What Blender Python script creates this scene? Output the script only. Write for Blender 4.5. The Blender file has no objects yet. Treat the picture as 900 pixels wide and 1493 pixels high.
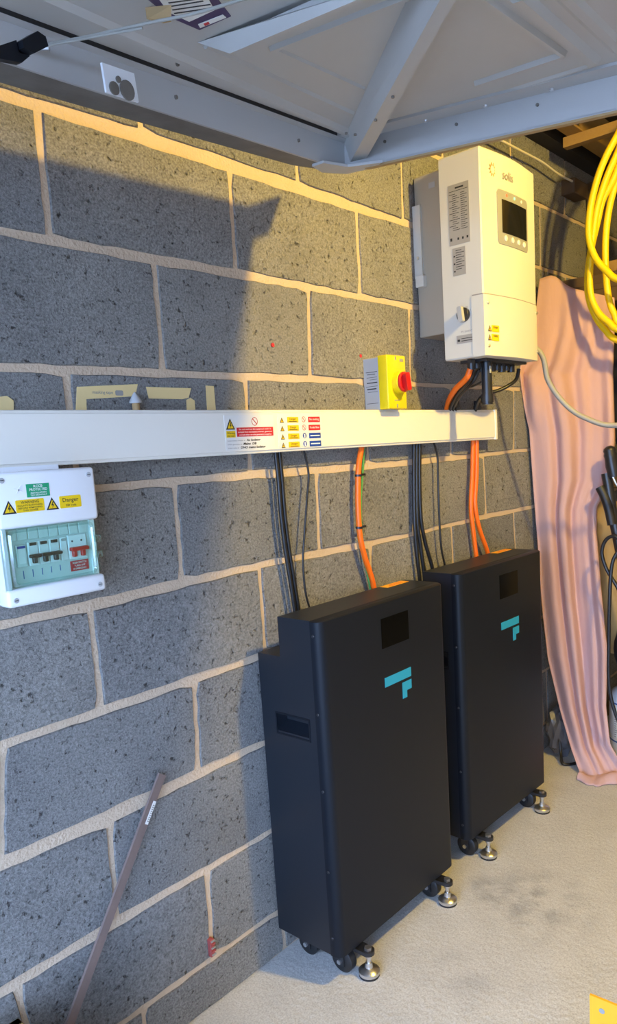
import bpy, bmesh, math, random
from mathutils import Vector, Matrix
random.seed(7)
SC = bpy.context.scene
COL = SC.collection
V = Vector

# ------------------------------------------------------------------ camera
CAM = V((-0.7761, -1.3115, 1.2783)); YAW, PITCH, ROLL = 0.8564, -0.1492, -0.0597
FPX, CX, CY = 1095.026, 489.89, 818.97            # image taken as 900 x 1493
_f = V((math.sin(YAW)*math.cos(PITCH), math.cos(YAW)*math.cos(PITCH), math.sin(PITCH)))
_r = V((math.cos(YAW), -math.sin(YAW), 0)); _d = _r.cross(_f)
RT = _r*math.cos(ROLL) + _d*math.sin(ROLL); UP = -_r*math.sin(ROLL) + _d*math.cos(ROLL); FW = _f
cd = bpy.data.cameras.new('camera'); cam = bpy.data.objects.new('camera', cd); COL.objects.link(cam)
cd.sensor_fit = 'VERTICAL'; cd.sensor_height = 36.0; cd.lens = FPX*36.0/1493
cd.shift_x = (450-CX)/1493; cd.shift_y = (CY-746.5)/1493; cd.clip_start = 0.02
cam.matrix_world = Matrix(((RT.x, UP.x, -FW.x, CAM.x), (RT.y, UP.y, -FW.y, CAM.y), (RT.z, UP.z, -FW.z, CAM.z), (0, 0, 0, 1)))
SC.camera = cam

# ------------------------------------------------------------------ world, lamp, exposure
W = bpy.data.worlds.new('sky'); SC.world = W; W.use_nodes = True
bg = W.node_tree.nodes['Background']; bg.inputs[0].default_value = (0.42, 0.605, 1.0, 1); bg.inputs[1].default_value = 14.0
LAMP = V((0.84, -1.45, 2.32))
ld = bpy.data.lights.new('bulb_light', 'POINT'); ld.energy = 165; ld.color = (1.0, 0.70, 0.155); ld.shadow_soft_size = 0.05
lo = bpy.data.objects.new('bulb_light', ld); COL.objects.link(lo); lo.location = LAMP
SC.view_settings.view_transform = 'Standard'; SC.view_settings.look = 'None'
SC.view_settings.exposure = 0.05; SC.view_settings.gamma = 1.0
try: SC.view_settings.use_curve_mapping = False
except Exception: pass

# ------------------------------------------------------------------ helpers
def ray(x, y): return FW + RT*((x-CX)/FPX) - UP*((y-CY)/FPX)
def at(x, y, val, ax=1):                     # photo pixel -> point on the plane where coordinate ax = val
    v = ray(x, y); return CAM + v*((val-CAM[ax])/v[ax])
def atp(x, y, p, n):                         # photo pixel -> point on a free plane
    v = ray(x, y); return CAM + v*((p-CAM).dot(n)/v.dot(n))

ORG = {}
def link(name, data, parent=None):
    o = bpy.data.objects.new(name, data); COL.objects.link(o)
    if parent: o.parent = parent
    ORG[o.name] = ORG.get(parent.name, V((0, 0, 0))) if parent else V((0, 0, 0))
    return o
def tag(o, label, cat, group=None):
    o['label'] = label; o['category'] = cat
    if group: o['group'] = group
    return o
def thing(name, label, cat, loc, group=None):
    o = bpy.data.objects.new(name, None); COL.objects.link(o); o.location = loc; o.empty_display_size = .05
    ORG[o.name] = V(loc); return tag(o, label, cat, group)
def fin(name, bm, m, parent=None, smooth=False, origin=None):
    """bmesh in world coordinates -> one mesh object (a part if it has a parent)"""
    off = ORG[parent.name] if parent else V(origin) if origin is not None else V((0, 0, 0))
    bmesh.ops.recalc_face_normals(bm, faces=bm.faces)
    if off.length: bmesh.ops.translate(bm, verts=bm.verts, vec=-off)
    me = bpy.data.meshes.new(name); bm.to_mesh(me); bm.free()
    for k in (m if isinstance(m, (list, tuple)) else [m]): me.materials.append(k)
    if smooth:
        me.polygons.foreach_set('use_smooth', [True]*len(me.polygons)); me.set_sharp_from_angle(angle=math.radians(38))
    o = link(name, me, parent)
    if origin is not None and not parent: o.location = origin; ORG[o.name] = V(origin)
    return o
def struct(o): o['kind'] = 'structure'; return o
def box(bm, x0, x1, y0, y1, z0, z1, bev=0, seg=2):
    r = bmesh.ops.create_cube(bm, size=1)
    vs = r['verts']
    for v in vs: v.co = V(((x0+x1)/2+v.co.x*(x1-x0), (y0+y1)/2+v.co.y*(y1-y0), (z0+z1)/2+v.co.z*(z1-z0)))
    if bev:
        es = list({e for v in vs for e in v.link_edges})
        bmesh.ops.bevel(bm, geom=es, offset=bev, segments=seg, affect='EDGES', profile=.5)
    return vs
def prism(bm, pts, ext):
    """polygon pts (3D) extruded by vector ext"""
    a = [bm.verts.new(p) for p in pts]; b = [bm.verts.new(V(p)+V(ext)) for p in pts]
    bm.faces.new(a); bm.faces.new(b[::-1]); n = len(a)
    for i in range(n): bm.faces.new((a[i], b[i], b[(i+1) % n], a[(i+1) % n]))
def frame(t):
    t = t.normalized(); a = V((0, 0, 1)) if abs(t.z) < .9 else V((1, 0, 0)); u = t.cross(a).normalized(); return u, t.cross(u).normalized()
def cyl(bm, p0, p1, r0, r1=None, n=16):
    p0, p1 = V(p0), V(p1); r1 = r0 if r1 is None else r1; u, w = frame(p1-p0)
    A = []; B = []
    for i in range(n):
        c, s = math.cos(2*math.pi*i/n), math.sin(2*math.pi*i/n)
        A.append(bm.verts.new(p0+(u*c+w*s)*r0)); B.append(bm.verts.new(p1+(u*c+w*s)*r1))
    bm.faces.new(A[::-1]); bm.faces.new(B)
    for i in range(n): bm.faces.new((A[i], A[(i+1) % n], B[(i+1) % n], B[i]))
def lathe(bm, c, axis, prof, n=24):
    """prof: list of (distance along axis, radius)"""
    c, axis = V(c), V(axis).normalized(); u, w = frame(axis); rings = []
    for h, r in prof:
        rings.append([bm.verts.new(c+axis*h+(u*math.cos(2*math.pi*i/n)+w*math.sin(2*math.pi*i/n))*max(r, 1e-4)) for i in range(n)])
    for a, b in zip(rings, rings[1:]):
        for i in range(n): bm.faces.new((a[i], a[(i+1) % n], b[(i+1) % n], b[i]))
    bm.faces.new(rings[0][::-1]); bm.faces.new(rings[-1])
def spline(P, k=8):
    P = [V(p) for p in P]; Q = [P[0]*2-P[1]]+P+[P[-1]*2-P[-2]]; out = []
    for i in range(1, len(Q)-2):
        for j in range(k):
            t = j/k; a, b, c, d = Q[i-1], Q[i], Q[i+1], Q[i+2]
            out.append(.5*((2*b)+(c-a)*t+(2*a-5*b+4*c-d)*t*t+(3*b-a-3*c+d)*t**3))
    return out+[P[-1]]
def tube(bm, P, r, n=10, k=8, closed=False):
    pts = spline(P, k) if k else [V(p) for p in P]
    t = (pts[1]-pts[0]).normalized(); u, w = frame(t); rings = []
    for i, p in enumerate(pts):
        t2 = (pts[min(i+1, len(pts)-1)]-pts[max(i-1, 0)]).normalized()
        q = t.rotation_difference(t2); u = q @ u; u = (u-t2*u.dot(t2)).normalized(); w = t2.cross(u); t = t2
        rings.append([bm.verts.new(p+(u*math.cos(2*math.pi*j/n)+w*math.sin(2*math.pi*j/n))*r) for j in range(n)])
    for a, b in zip(rings, rings[1:]):
        for j in range(n): bm.faces.new((a[j], a[(j+1) % n], b[(j+1) % n], b[j]))
    bm.faces.new(rings[0][::-1]); bm.faces.new(rings[-1])
def rrect(x0, x1, y0, y1, r, n=4):
    out = []
    for cx, cy, a in ((x1-r, y1-r, 0), (x0+r, y1-r, 90), (x0+r, y0+r, 180), (x1-r, y0+r, 270)):
        for i in range(n+1):
            t = math.radians(a+90*i/n); out.append((cx+r*math.cos(t), cy+r*math.sin(t)))
    return out
BM = bmesh.new
def text(s, o, ux, uy, width=None, height=None, align='CENTER', shear=0, bm=None, bold=.012):
    """lettering as flat faces: o = anchor on the baseline, ux/uy = unit axes; added to bm"""
    cu = bpy.data.curves.new('t', 'FONT'); cu.body = s; cu.size = 1; cu.resolution_u = 2; cu.shear = shear; cu.offset = bold
    ob = bpy.data.objects.new('t', cu); COL.objects.link(ob); dg = bpy.context.evaluated_depsgraph_get()
    me = bpy.data.meshes.new_from_object(ob.evaluated_get(dg)); bpy.data.objects.remove(ob); bpy.data.curves.remove(cu)
    xs = [v.co.x for v in me.vertices] or [0, 1]; a, b = min(xs), max(xs)
    sy = height/0.72 if height else None; sx = width/(b-a) if width else sy; sy = sy or sx
    for v in me.vertices:
        x = (v.co.x-(a if align == 'LEFT' else (a+b)/2))*sx
        v.co = V(o)+V(ux)*x+V(uy)*(v.co.y*sy)
    own = bm or BM(); own.from_mesh(me); bpy.data.meshes.remove(me); return own

# ------------------------------------------------------------------ materials
def mat(name, col, rough=.5, metal=0., bump=None, var=None, spec=.5, emit=None, alt=None, stretch=None, coat=0):
    m = bpy.data.materials.new(name); m.use_nodes = True; nt = m.node_tree; N = nt.nodes; L = nt.links
    b = N['Principled BSDF']; c = tuple(col)+(1,)
    b.inputs['Base Color'].default_value = c; b.inputs['Roughness'].default_value = rough
    b.inputs['Metallic'].default_value = metal; b.inputs['Specular IOR Level'].default_value = spec
    b.inputs['Coat Weight'].default_value = coat
    if emit: b.inputs['Emission Color'].default_value = tuple(emit[0])+(1,); b.inputs['Emission Strength'].default_value = emit[1]
    if bump or var:
        tc = N.new('ShaderNodeTexCoord'); src = tc.outputs['Object']
        if stretch:
            mp = N.new('ShaderNodeMapping'); mp.inputs['Scale'].default_value = stretch; L.new(src, mp.inputs[0]); src = mp.outputs[0]
    if var:                                    # (scale, amount[, detail]) blotches between col and alt
        n = N.new('ShaderNodeTexNoise'); n.inputs['Scale'].default_value = var[0]; n.inputs['Detail'].default_value = var[2] if len(var) > 2 else 5
        L.new(src, n.inputs['Vector'])
        r = N.new('ShaderNodeValToRGB'); r.color_ramp.elements[0].position = .5-.25/max(var[1], .3); r.color_ramp.elements[1].position = .5+.25/max(var[1], .3)
        a = alt or tuple(x*(1-var[1]*.5) for x in col)
        r.color_ramp.elements[0].color = tuple(a)+(1,); r.color_ramp.elements[1].color = c
        L.new(n.outputs['Fac'], r.inputs[0]); L.new(r.outputs[0], b.inputs['Base Color'])
    if bump:                                   # (scale, strength, distance)
        n = N.new('ShaderNodeTexNoise'); n.inputs['Scale'].default_value = bump[0]; n.inputs['Detail'].default_value = 4; L.new(src, n.inputs['Vector'])
        u = N.new('ShaderNodeBump'); u.inputs['Strength'].default_value = bump[1]; u.inputs['Distance'].default_value = bump[2]
        L.new(n.outputs['Fac'], u.inputs['Height']); L.new(u.outputs[0], b.inputs['Normal'])
    return m

def block_mat():
    m = bpy.data.materials.new('concrete_block'); m.use_nodes = True; nt = m.node_tree; N = nt.nodes; L = nt.links; b = N['Principled BSDF']
    b.inputs['Roughness'].default_value = .95; b.inputs['Specular IOR Level'].default_value = .15
    tc = N.new('ShaderNodeTexCoord'); oi = N.new('ShaderNodeObjectInfo')
    ad = N.new('ShaderNodeVectorMath'); ad.operation = 'ADD'; cb = N.new('ShaderNodeCombineXYZ')
    ml = N.new('ShaderNodeMath'); ml.operation = 'MULTIPLY'; ml.inputs[1].default_value = 37.0
    L.new(oi.outputs['Random'], ml.inputs[0]); L.new(ml.outputs[0], cb.inputs[1])
    L.new(tc.outputs['Object'], ad.inputs[0]); L.new(cb.outputs[0], ad.inputs[1]); P = ad.outputs[0]
    def noise(s, d, r=.55):
        n = N.new('ShaderNodeTexNoise'); n.inputs['Scale'].default_value = s; n.inputs['Detail'].default_value = d; n.inputs['Roughness'].default_value = r
        L.new(P, n.inputs['Vector']); return n.outputs['Fac']
    def ramp(f, p0, p1, c0, c1):
        r = N.new('ShaderNodeValToRGB'); e = r.color_ramp.elements; e[0].position = p0; e[1].position = p1
        e[0].color = tuple(c0)+(1,); e[1].color = tuple(c1)+(1,); L.new(f, r.inputs[0]); return r.outputs[0]
    def mul(a, c, fac=1.0):
        x = N.new('ShaderNodeMix'); x.data_type = 'RGBA'; x.blend_type = 'MULTIPLY'; x.inputs[0].default_value = fac
        L.new(a, x.inputs[6]); L.new(c, x.inputs[7]); return x.outputs[2]
    grain, fine, blot, pitn = noise(210, 6, .75), noise(520, 3), noise(5, 4), noise(80, 4, .60)
    col = ramp(grain, .30, .70, (.11, .108, .105), (.43, .42, .40))
    col = mul(col, ramp(blot, .30, .72, (.80, .80, .80), (1.08, 1.07, 1.05)))
    tint = ramp(oi.outputs['Random'], 0, 1, (.86, .87, .88), (1.06, 1.04, 1.0)); col = mul(col, tint)
    pit = ramp(pitn, .30, .36, (.25, .25, .25), (1, 1, 1)); col = mul(col, pit, .9)
    L.new(col, b.inputs['Base Color'])
    def mth(op, a, k):
        x = N.new('ShaderNodeMath'); x.operation = op; L.new(a, x.inputs[0])
        if isinstance(k, (int, float)): x.inputs[1].default_value = k
        else: L.new(k, x.inputs[1])
        return x.outputs[0]
    pv = ramp(pitn, .28, .40, (0, 0, 0), (1, 1, 1))
    h = mth('ADD', mth('ADD', mth('MULTIPLY', grain, .9), mth('MULTIPLY', fine, .3)), mth('MULTIPLY', pv, 1.3))
    u = N.new('ShaderNodeBump'); u.inputs['Strength'].default_value = .9; u.inputs['Distance'].default_value = .0045
    L.new(h, u.inputs['Height']); L.new(u.outputs[0], b.inputs['Normal']); return m

def floor_mat():
    m = mat('concrete_floor', (.64, .625, .59), .9, 0, (70, .6, .004), (11, .5, 10), .25)
    nt = m.node_tree; N = nt.nodes; L = nt.links; b = N['Principled BSDF']; base = b.inputs['Base Color'].links[0].from_socket
    tc = N.new('ShaderNodeTexCoord'); last = base
    n = N.new('ShaderNodeTexNoise'); n.inputs['Scale'].default_value = 14; n.inputs['Detail'].default_value = 7; L.new(tc.outputs['Object'], n.inputs['Vector'])
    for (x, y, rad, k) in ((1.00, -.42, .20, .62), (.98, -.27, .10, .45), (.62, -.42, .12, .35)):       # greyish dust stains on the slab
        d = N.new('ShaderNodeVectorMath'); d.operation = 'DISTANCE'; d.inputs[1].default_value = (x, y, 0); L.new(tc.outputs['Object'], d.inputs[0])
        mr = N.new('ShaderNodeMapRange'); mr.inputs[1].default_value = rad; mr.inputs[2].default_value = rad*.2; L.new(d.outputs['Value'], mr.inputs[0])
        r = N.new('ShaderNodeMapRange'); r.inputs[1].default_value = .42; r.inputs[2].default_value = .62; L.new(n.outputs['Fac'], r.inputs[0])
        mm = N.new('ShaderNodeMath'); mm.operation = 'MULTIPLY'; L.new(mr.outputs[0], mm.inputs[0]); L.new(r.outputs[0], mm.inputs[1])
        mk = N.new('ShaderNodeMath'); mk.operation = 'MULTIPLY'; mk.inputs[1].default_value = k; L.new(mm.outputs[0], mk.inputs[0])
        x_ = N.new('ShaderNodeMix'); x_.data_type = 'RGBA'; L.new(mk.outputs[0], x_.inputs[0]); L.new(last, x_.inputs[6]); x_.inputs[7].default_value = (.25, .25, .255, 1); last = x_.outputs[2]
    sp = N.new('ShaderNodeTexNoise'); sp.inputs['Scale'].default_value = 240; sp.inputs['Detail'].default_value = 3; L.new(tc.outputs['Object'], sp.inputs['Vector'])
    r = N.new('ShaderNodeValToRGB'); r.color_ramp.elements[0].position = .3; r.color_ramp.elements[0].color = (.72, .72, .72, 1); r.color_ramp.elements[1].position = .6
    L.new(sp.outputs['Fac'], r.inputs[0]); x_ = N.new('ShaderNodeMix'); x_.data_type = 'RGBA'; x_.blend_type = 'MULTIPLY'; x_.inputs[0].default_value = 1
    L.new(last, x_.inputs[6]); L.new(r.outputs[0], x_.inputs[7]); L.new(x_.outputs[2], b.inputs['Base Color']); return m

def glass_mat(name, tint, gloss=.12):
    m = bpy.data.materials.new(name); m.use_nodes = True; nt = m.node_tree; N = nt.nodes; L = nt.links
    N.remove(N['Principled BSDF']); o = N['Material Output']
    t = N.new('ShaderNodeBsdfTransparent'); t.inputs[0].default_value = tuple(tint)+(1,)
    g = N.new('ShaderNodeBsdfGlossy'); g.inputs['Roughness'].default_value = .08
    x = N.new('ShaderNodeMixShader'); x.inputs[0].default_value = gloss
    L.new(t.outputs[0], x.inputs[1]); L.new(g.outputs[0], x.inputs[2]); L.new(x.outputs[0], o.inputs[0]); return m

M = dict(
    block=block_mat(), floor=floor_mat(),
    mortar=mat('mortar', (.65, .50, .355), .95, 0, (160, .8, .004), (11, .35, 6), .1),
    trunk=mat('white_upvc', (.80, .76, .66), .38), white=mat('white_plastic', (.80, .81, .81), .35), grey_pl=mat('grey_plastic', (.42, .42, .41), .5),
    pale=mat('pale_module', (.62, .68, .66), .45), inv=mat('inverter_white_paint', (.64, .615, .53), .5, 0, (400, .05, .001)),
    heat=mat('anodised_aluminium', (.43, .385, .30), .55, .25), zinc=mat('zinc_plate', (.68, .68, .68), .28, .95, (90, .15, .001)),
    bat=mat('charcoal_powder_coat', (.0060, .0080, .0120), .42, 0, (900, .10, .0005), None, .25), batside=mat('charcoal_side_coat', (.0080, .0110, .0160), .42, 0, (900, .10, .0005)),
    screen=mat('black_display_glass', (.002, .002, .002), .12, 0, spec=.08), teal=mat('teal_print', (.015, .30, .46), .5),
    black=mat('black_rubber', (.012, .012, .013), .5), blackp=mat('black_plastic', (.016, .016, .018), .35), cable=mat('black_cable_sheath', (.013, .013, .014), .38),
    orange=mat('orange_cable_sheath', (.90, .16, .008), .42), earth=mat('green_cable_sheath', (.10, .36, .10), .45), yel=mat('yellow_cable_sheath', (.86, .58, .004), .4),
    yelbox=mat('yellow_plastic', (.83, .62, .006), .38), red=mat('red_plastic', (.58, .012, .012), .35), redlab=mat('red_label', (.60, .02, .03), .45),
    yellab=mat('yellow_label', (.85, .56, .01), .45), orlab=mat('orange_label', (.90, .42, .01), .5), green=mat('green_label', (.01, .32, .14), .45), blue=mat('blue_label', (.01, .06, .35), .45),
    paper=mat('white_label', (.78, .76, .70), .5), ink=mat('black_ink', (.02, .02, .02), .6), inkw=mat('white_ink', (.82, .82, .80), .6), inkg=mat('grey_ink', (.30, .28, .25), .6), inkr=mat('red_ink', (.5, .04, .03), .6),
    siller=mat('silver_label', (.40, .38, .34), .45, .2), bezel=mat('silver_bezel', (.36, .36, .34), .4, .2), lcd=mat('dark_lcd', (.012, .012, .012), .1),
    led_r=mat('red_led', (.6, .1, .05), .4, emit=((1, .15, .05), 1.2)), led_g=mat('green_led', (.1, .6, .2), .4, emit=((.3, 1, .4), 1.5)),
    door=mat('door_white_paint', (.50, .475, .43), .42, 0, (6, .1, .01), (14, .16, 8), .4), doorbeam=mat('door_grey_paint', (.47, .455, .43), .42, 0, None, (10, .15, 8)),
    dirty=mat('dirty_steel', (.26, .24, .21), .6, .3, (60, .3, .002), (22, .5, 8), .3, alt=(.14, .12, .10)),
    glass=glass_mat('tinted_window', (.84, .96, .93), .06), clear=glass_mat('clear_hinge', (.75, .88, .84), .15),
    rust=mat('rusty_flat_bar', (.27, .18, .145), .75, .2, (70, .4, .002), (18, .6, 7), .3, alt=(.17, .135, .12)),
    sheet=mat('pink_cotton', (.62, .385, .335), .9, 0, (22, .5, .008), (5, .3, 8), .15, alt=(.50, .31, .275), stretch=(1, 1, .35)),
    wood=mat('pine_timber', (.38, .23, .075), .7, 0, (30, .3, .003), (14, .4, 7), .2, stretch=(1, 8, 8)), darkwood=mat('old_dark_timber', (.13, .085, .05), .85, 0, (30, .4, .004), (12, .5, 7), .2),
    darkbeam=mat('bitumen_stained_timber', (.025, .02, .016), .9), osb=mat('osb_board', (.52, .33, .12), .75, 0, (40, .4, .003), (45, .5, 3), .2, stretch=(1, 1, .25)),
    roof=mat('dark_roof_boards', (.10, .075, .055), .9, 0, (20, .3, .004), (5, .4, 5)), render=mat('cement_render', (.36, .355, .34), .95, 0, (30, .6, .006), (8, .3, 6), .15),
    tape=mat('masking_tape', (.76, .58, .27), .8, 0, (200, .2, .0006)), hose=mat('grey_conduit', (.34, .32, .27), .5, 0, (40, .2, .002), (30, .3, 5)), wcable=mat('white_cable_sheath', (.62, .58, .48), .5),
    drive=mat('driveway_tarmac', (.11, .11, .105), .95), brick_red=mat('red_wall_plug', (.36, .07, .06), .5), orangesteel=mat('orange_painted_steel', (.86, .40, .015), .45, 0, None, (30, .15, 6)),
    bottle=mat('white_bottle_plastic', (.74, .76, .78), .4), bluecap=mat('blue_band', (.05, .12, .34), .5), pipe=mat('brown_pipe', (.30, .21, .12), .6, 0, None, (20, .4, 5)),
    bulb=mat('lit_bulb_glass', (1, .9, .7), .3, emit=((1.0, .70, .30), 12)), purple=mat('purple_print', (.06, .035, .10), .5), card=mat('brown_card', (.42, .27, .12), .8),
    plasbag=mat('clear_plastic_wrap', (.10, .10, .11), .25, 0, (14, .6, .01)), copper=mat('orange_light_strip', (.5, .3, .1), .5))

# ------------------------------------------------------------------ setting: floor, walls, roof
bm = BM(); box(bm, -1.7, 5.0, -2.75, .2, -.12, 0); struct(fin('floor', bm, M['floor']))
bm = BM(); box(bm, -9, -1.7, -7, 5, -.16, -.02); struct(fin('driveway', bm, M['drive']))
bm = BM(); box(bm, -1.7, 5.0, -2.85, -2.75, 0, 2.62); struct(fin('wall_right', bm, M['render']))
bm = BM(); box(bm, 4.9, 5.0, -2.75, .2, 0, 2.62); struct(fin('wall_back', bm, M['render']))
bm = BM(); box(bm, -1.7, 5.0, -2.85, .2, 2.56, 2.66); roof = struct(fin('ceiling', bm, M['roof']))

bm = BM(); box(bm, -1.80, -1.70, -2.85, .2, 1.99, 2.62); box(bm, -1.80, -1.70, -.17, .2, 0, 1.99); box(bm, -1.80, -1.70, -2.85, -2.48, 0, 1.99); struct(fin('wall_front', bm, M['render']))
# block side wall: joints taken from the photograph, every block its own piece
R0, BW, BH = .11, .45, .225
MEAS = [(0,8,55,155),(.5,8,207,192),(1,8,335,246),(1.5,8,436,268),(2,8,521,305),(2.5,8,589,323),(0,7,74,348),(.5,7,225,380),(1,7,345,396),(1.5,7,451,419),(2,7,527,432),(2.5,7,597,447),
 (0,6,97,540),(.5,6,240,543),(1,6,358,550),(1.5,6,454,551),(2.5,6,600,560),(.5,5,255,703),(1,5,367,690),(1.5,5,462,687),(3.5,5,706,663),(0,4,133,887),(.5,4,267,848),(1,4,379,825),(1.5,4,467,804),
 (2,4,540,794),(3,4,659,765),(3.5,4,710,752),(4,4,750,745),(-.5,3,4,1089),(0,3,149,1035),(.5,3,284,993),(1,3,388,952),(-.5,2,3,1257),(0,2,160,1198),(.5,2,291,1124),(0,1,172,1342),(.5,1,302,1270),(-.5,1,25,1437),
 (0,0,211,1471),(.5,0,312,1396),(2.5,5,605,675),(2,6,534,556)]
RES = []
for u, r, x, y in MEAS:
    p = at(x, y, 0); RES.append((u*BW, R0+r*BH, p.x-u*BW, p.z-(R0+r*BH)))
def node(u, r):
    x, z = u*BW, R0+r*BH; sw = 1e-6; sx = sz = 0
    for (a, b, dx, dz) in RES:
        w = 1/((a-x)**2+(b-z)**2*2+.0015)**2; sw += w; sx += dx*w; sz += dz*w
    k = min(1, max(0, 1-(max(0, x-2.0)+max(0, -.4-x))/.6))
    sw += .3
    return V((x+sx/sw*k, 0, z+sz/sw*k))
bm = BM(); box(bm, -1.7, 5.0, .0045, .2, 0, 2.56)
wall = struct(fin('wall_left', bm, M['mortar']))
G = .0058
for r in range(-1, 10):
    half = .5 if r % 2 == 0 else 0
    for k in range(-4, 11):
        u = k+half; x0 = u*BW
        c = [node(u, r), node(u+1, r), node(u+1, r+1), node(u, r+1)]
        if r == -1: c[0].z = c[1].z = .004-G
        if r == 9: c[2].z = c[3].z = 2.36-.0+G
        if c[0].x < -1.7 or c[1].x > 4.9: continue
        ctr = sum(c, V())/4
        q = [c[0]+V((G, 0, G)), c[1]+V((-G, 0, G)), c[2]+V((-G, 0, -G)), c[3]+V((G, 0, -G))]
        out = []; nn = (13, 7, 13, 7)
        for i in range(4):
            a, b = q[i], q[(i+1) % 4]; e = (b-a).normalized(); nrm = V((-e.z, 0, e.x))
            for j in range(nn[i]):
                t = j/nn[i]; amp = .0030 if j else .0040
                out.append(a.lerp(b, t)+nrm*(random.random()*amp*(2 if j == 0 else 1.2)-amp*.3)+(V((0, 0, 0)) if j else (ctr-a).normalized()*.002))
        pr = random.uniform(-.0012, .0012)
        bm = BM(); n = len(out)
        fr = [bm.verts.new((p.x+(ctr.x-p.x)*.008, pr, p.z+(ctr.z-p.z)*.014)) for p in out]
        md = [bm.verts.new((p.x, pr+.003, p.z)) for p in out]; bk = [bm.verts.new((p.x, .008, p.z)) for p in out]
        bm.faces.new(fr)
        for A, B in ((fr, md), (md, bk)):
            for i in range(n): bm.faces.new((A[i], A[(i+1) % n], B[(i+1) % n], B[i]))
        fin('block', bm, M['block'], wall, smooth=True)

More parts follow.
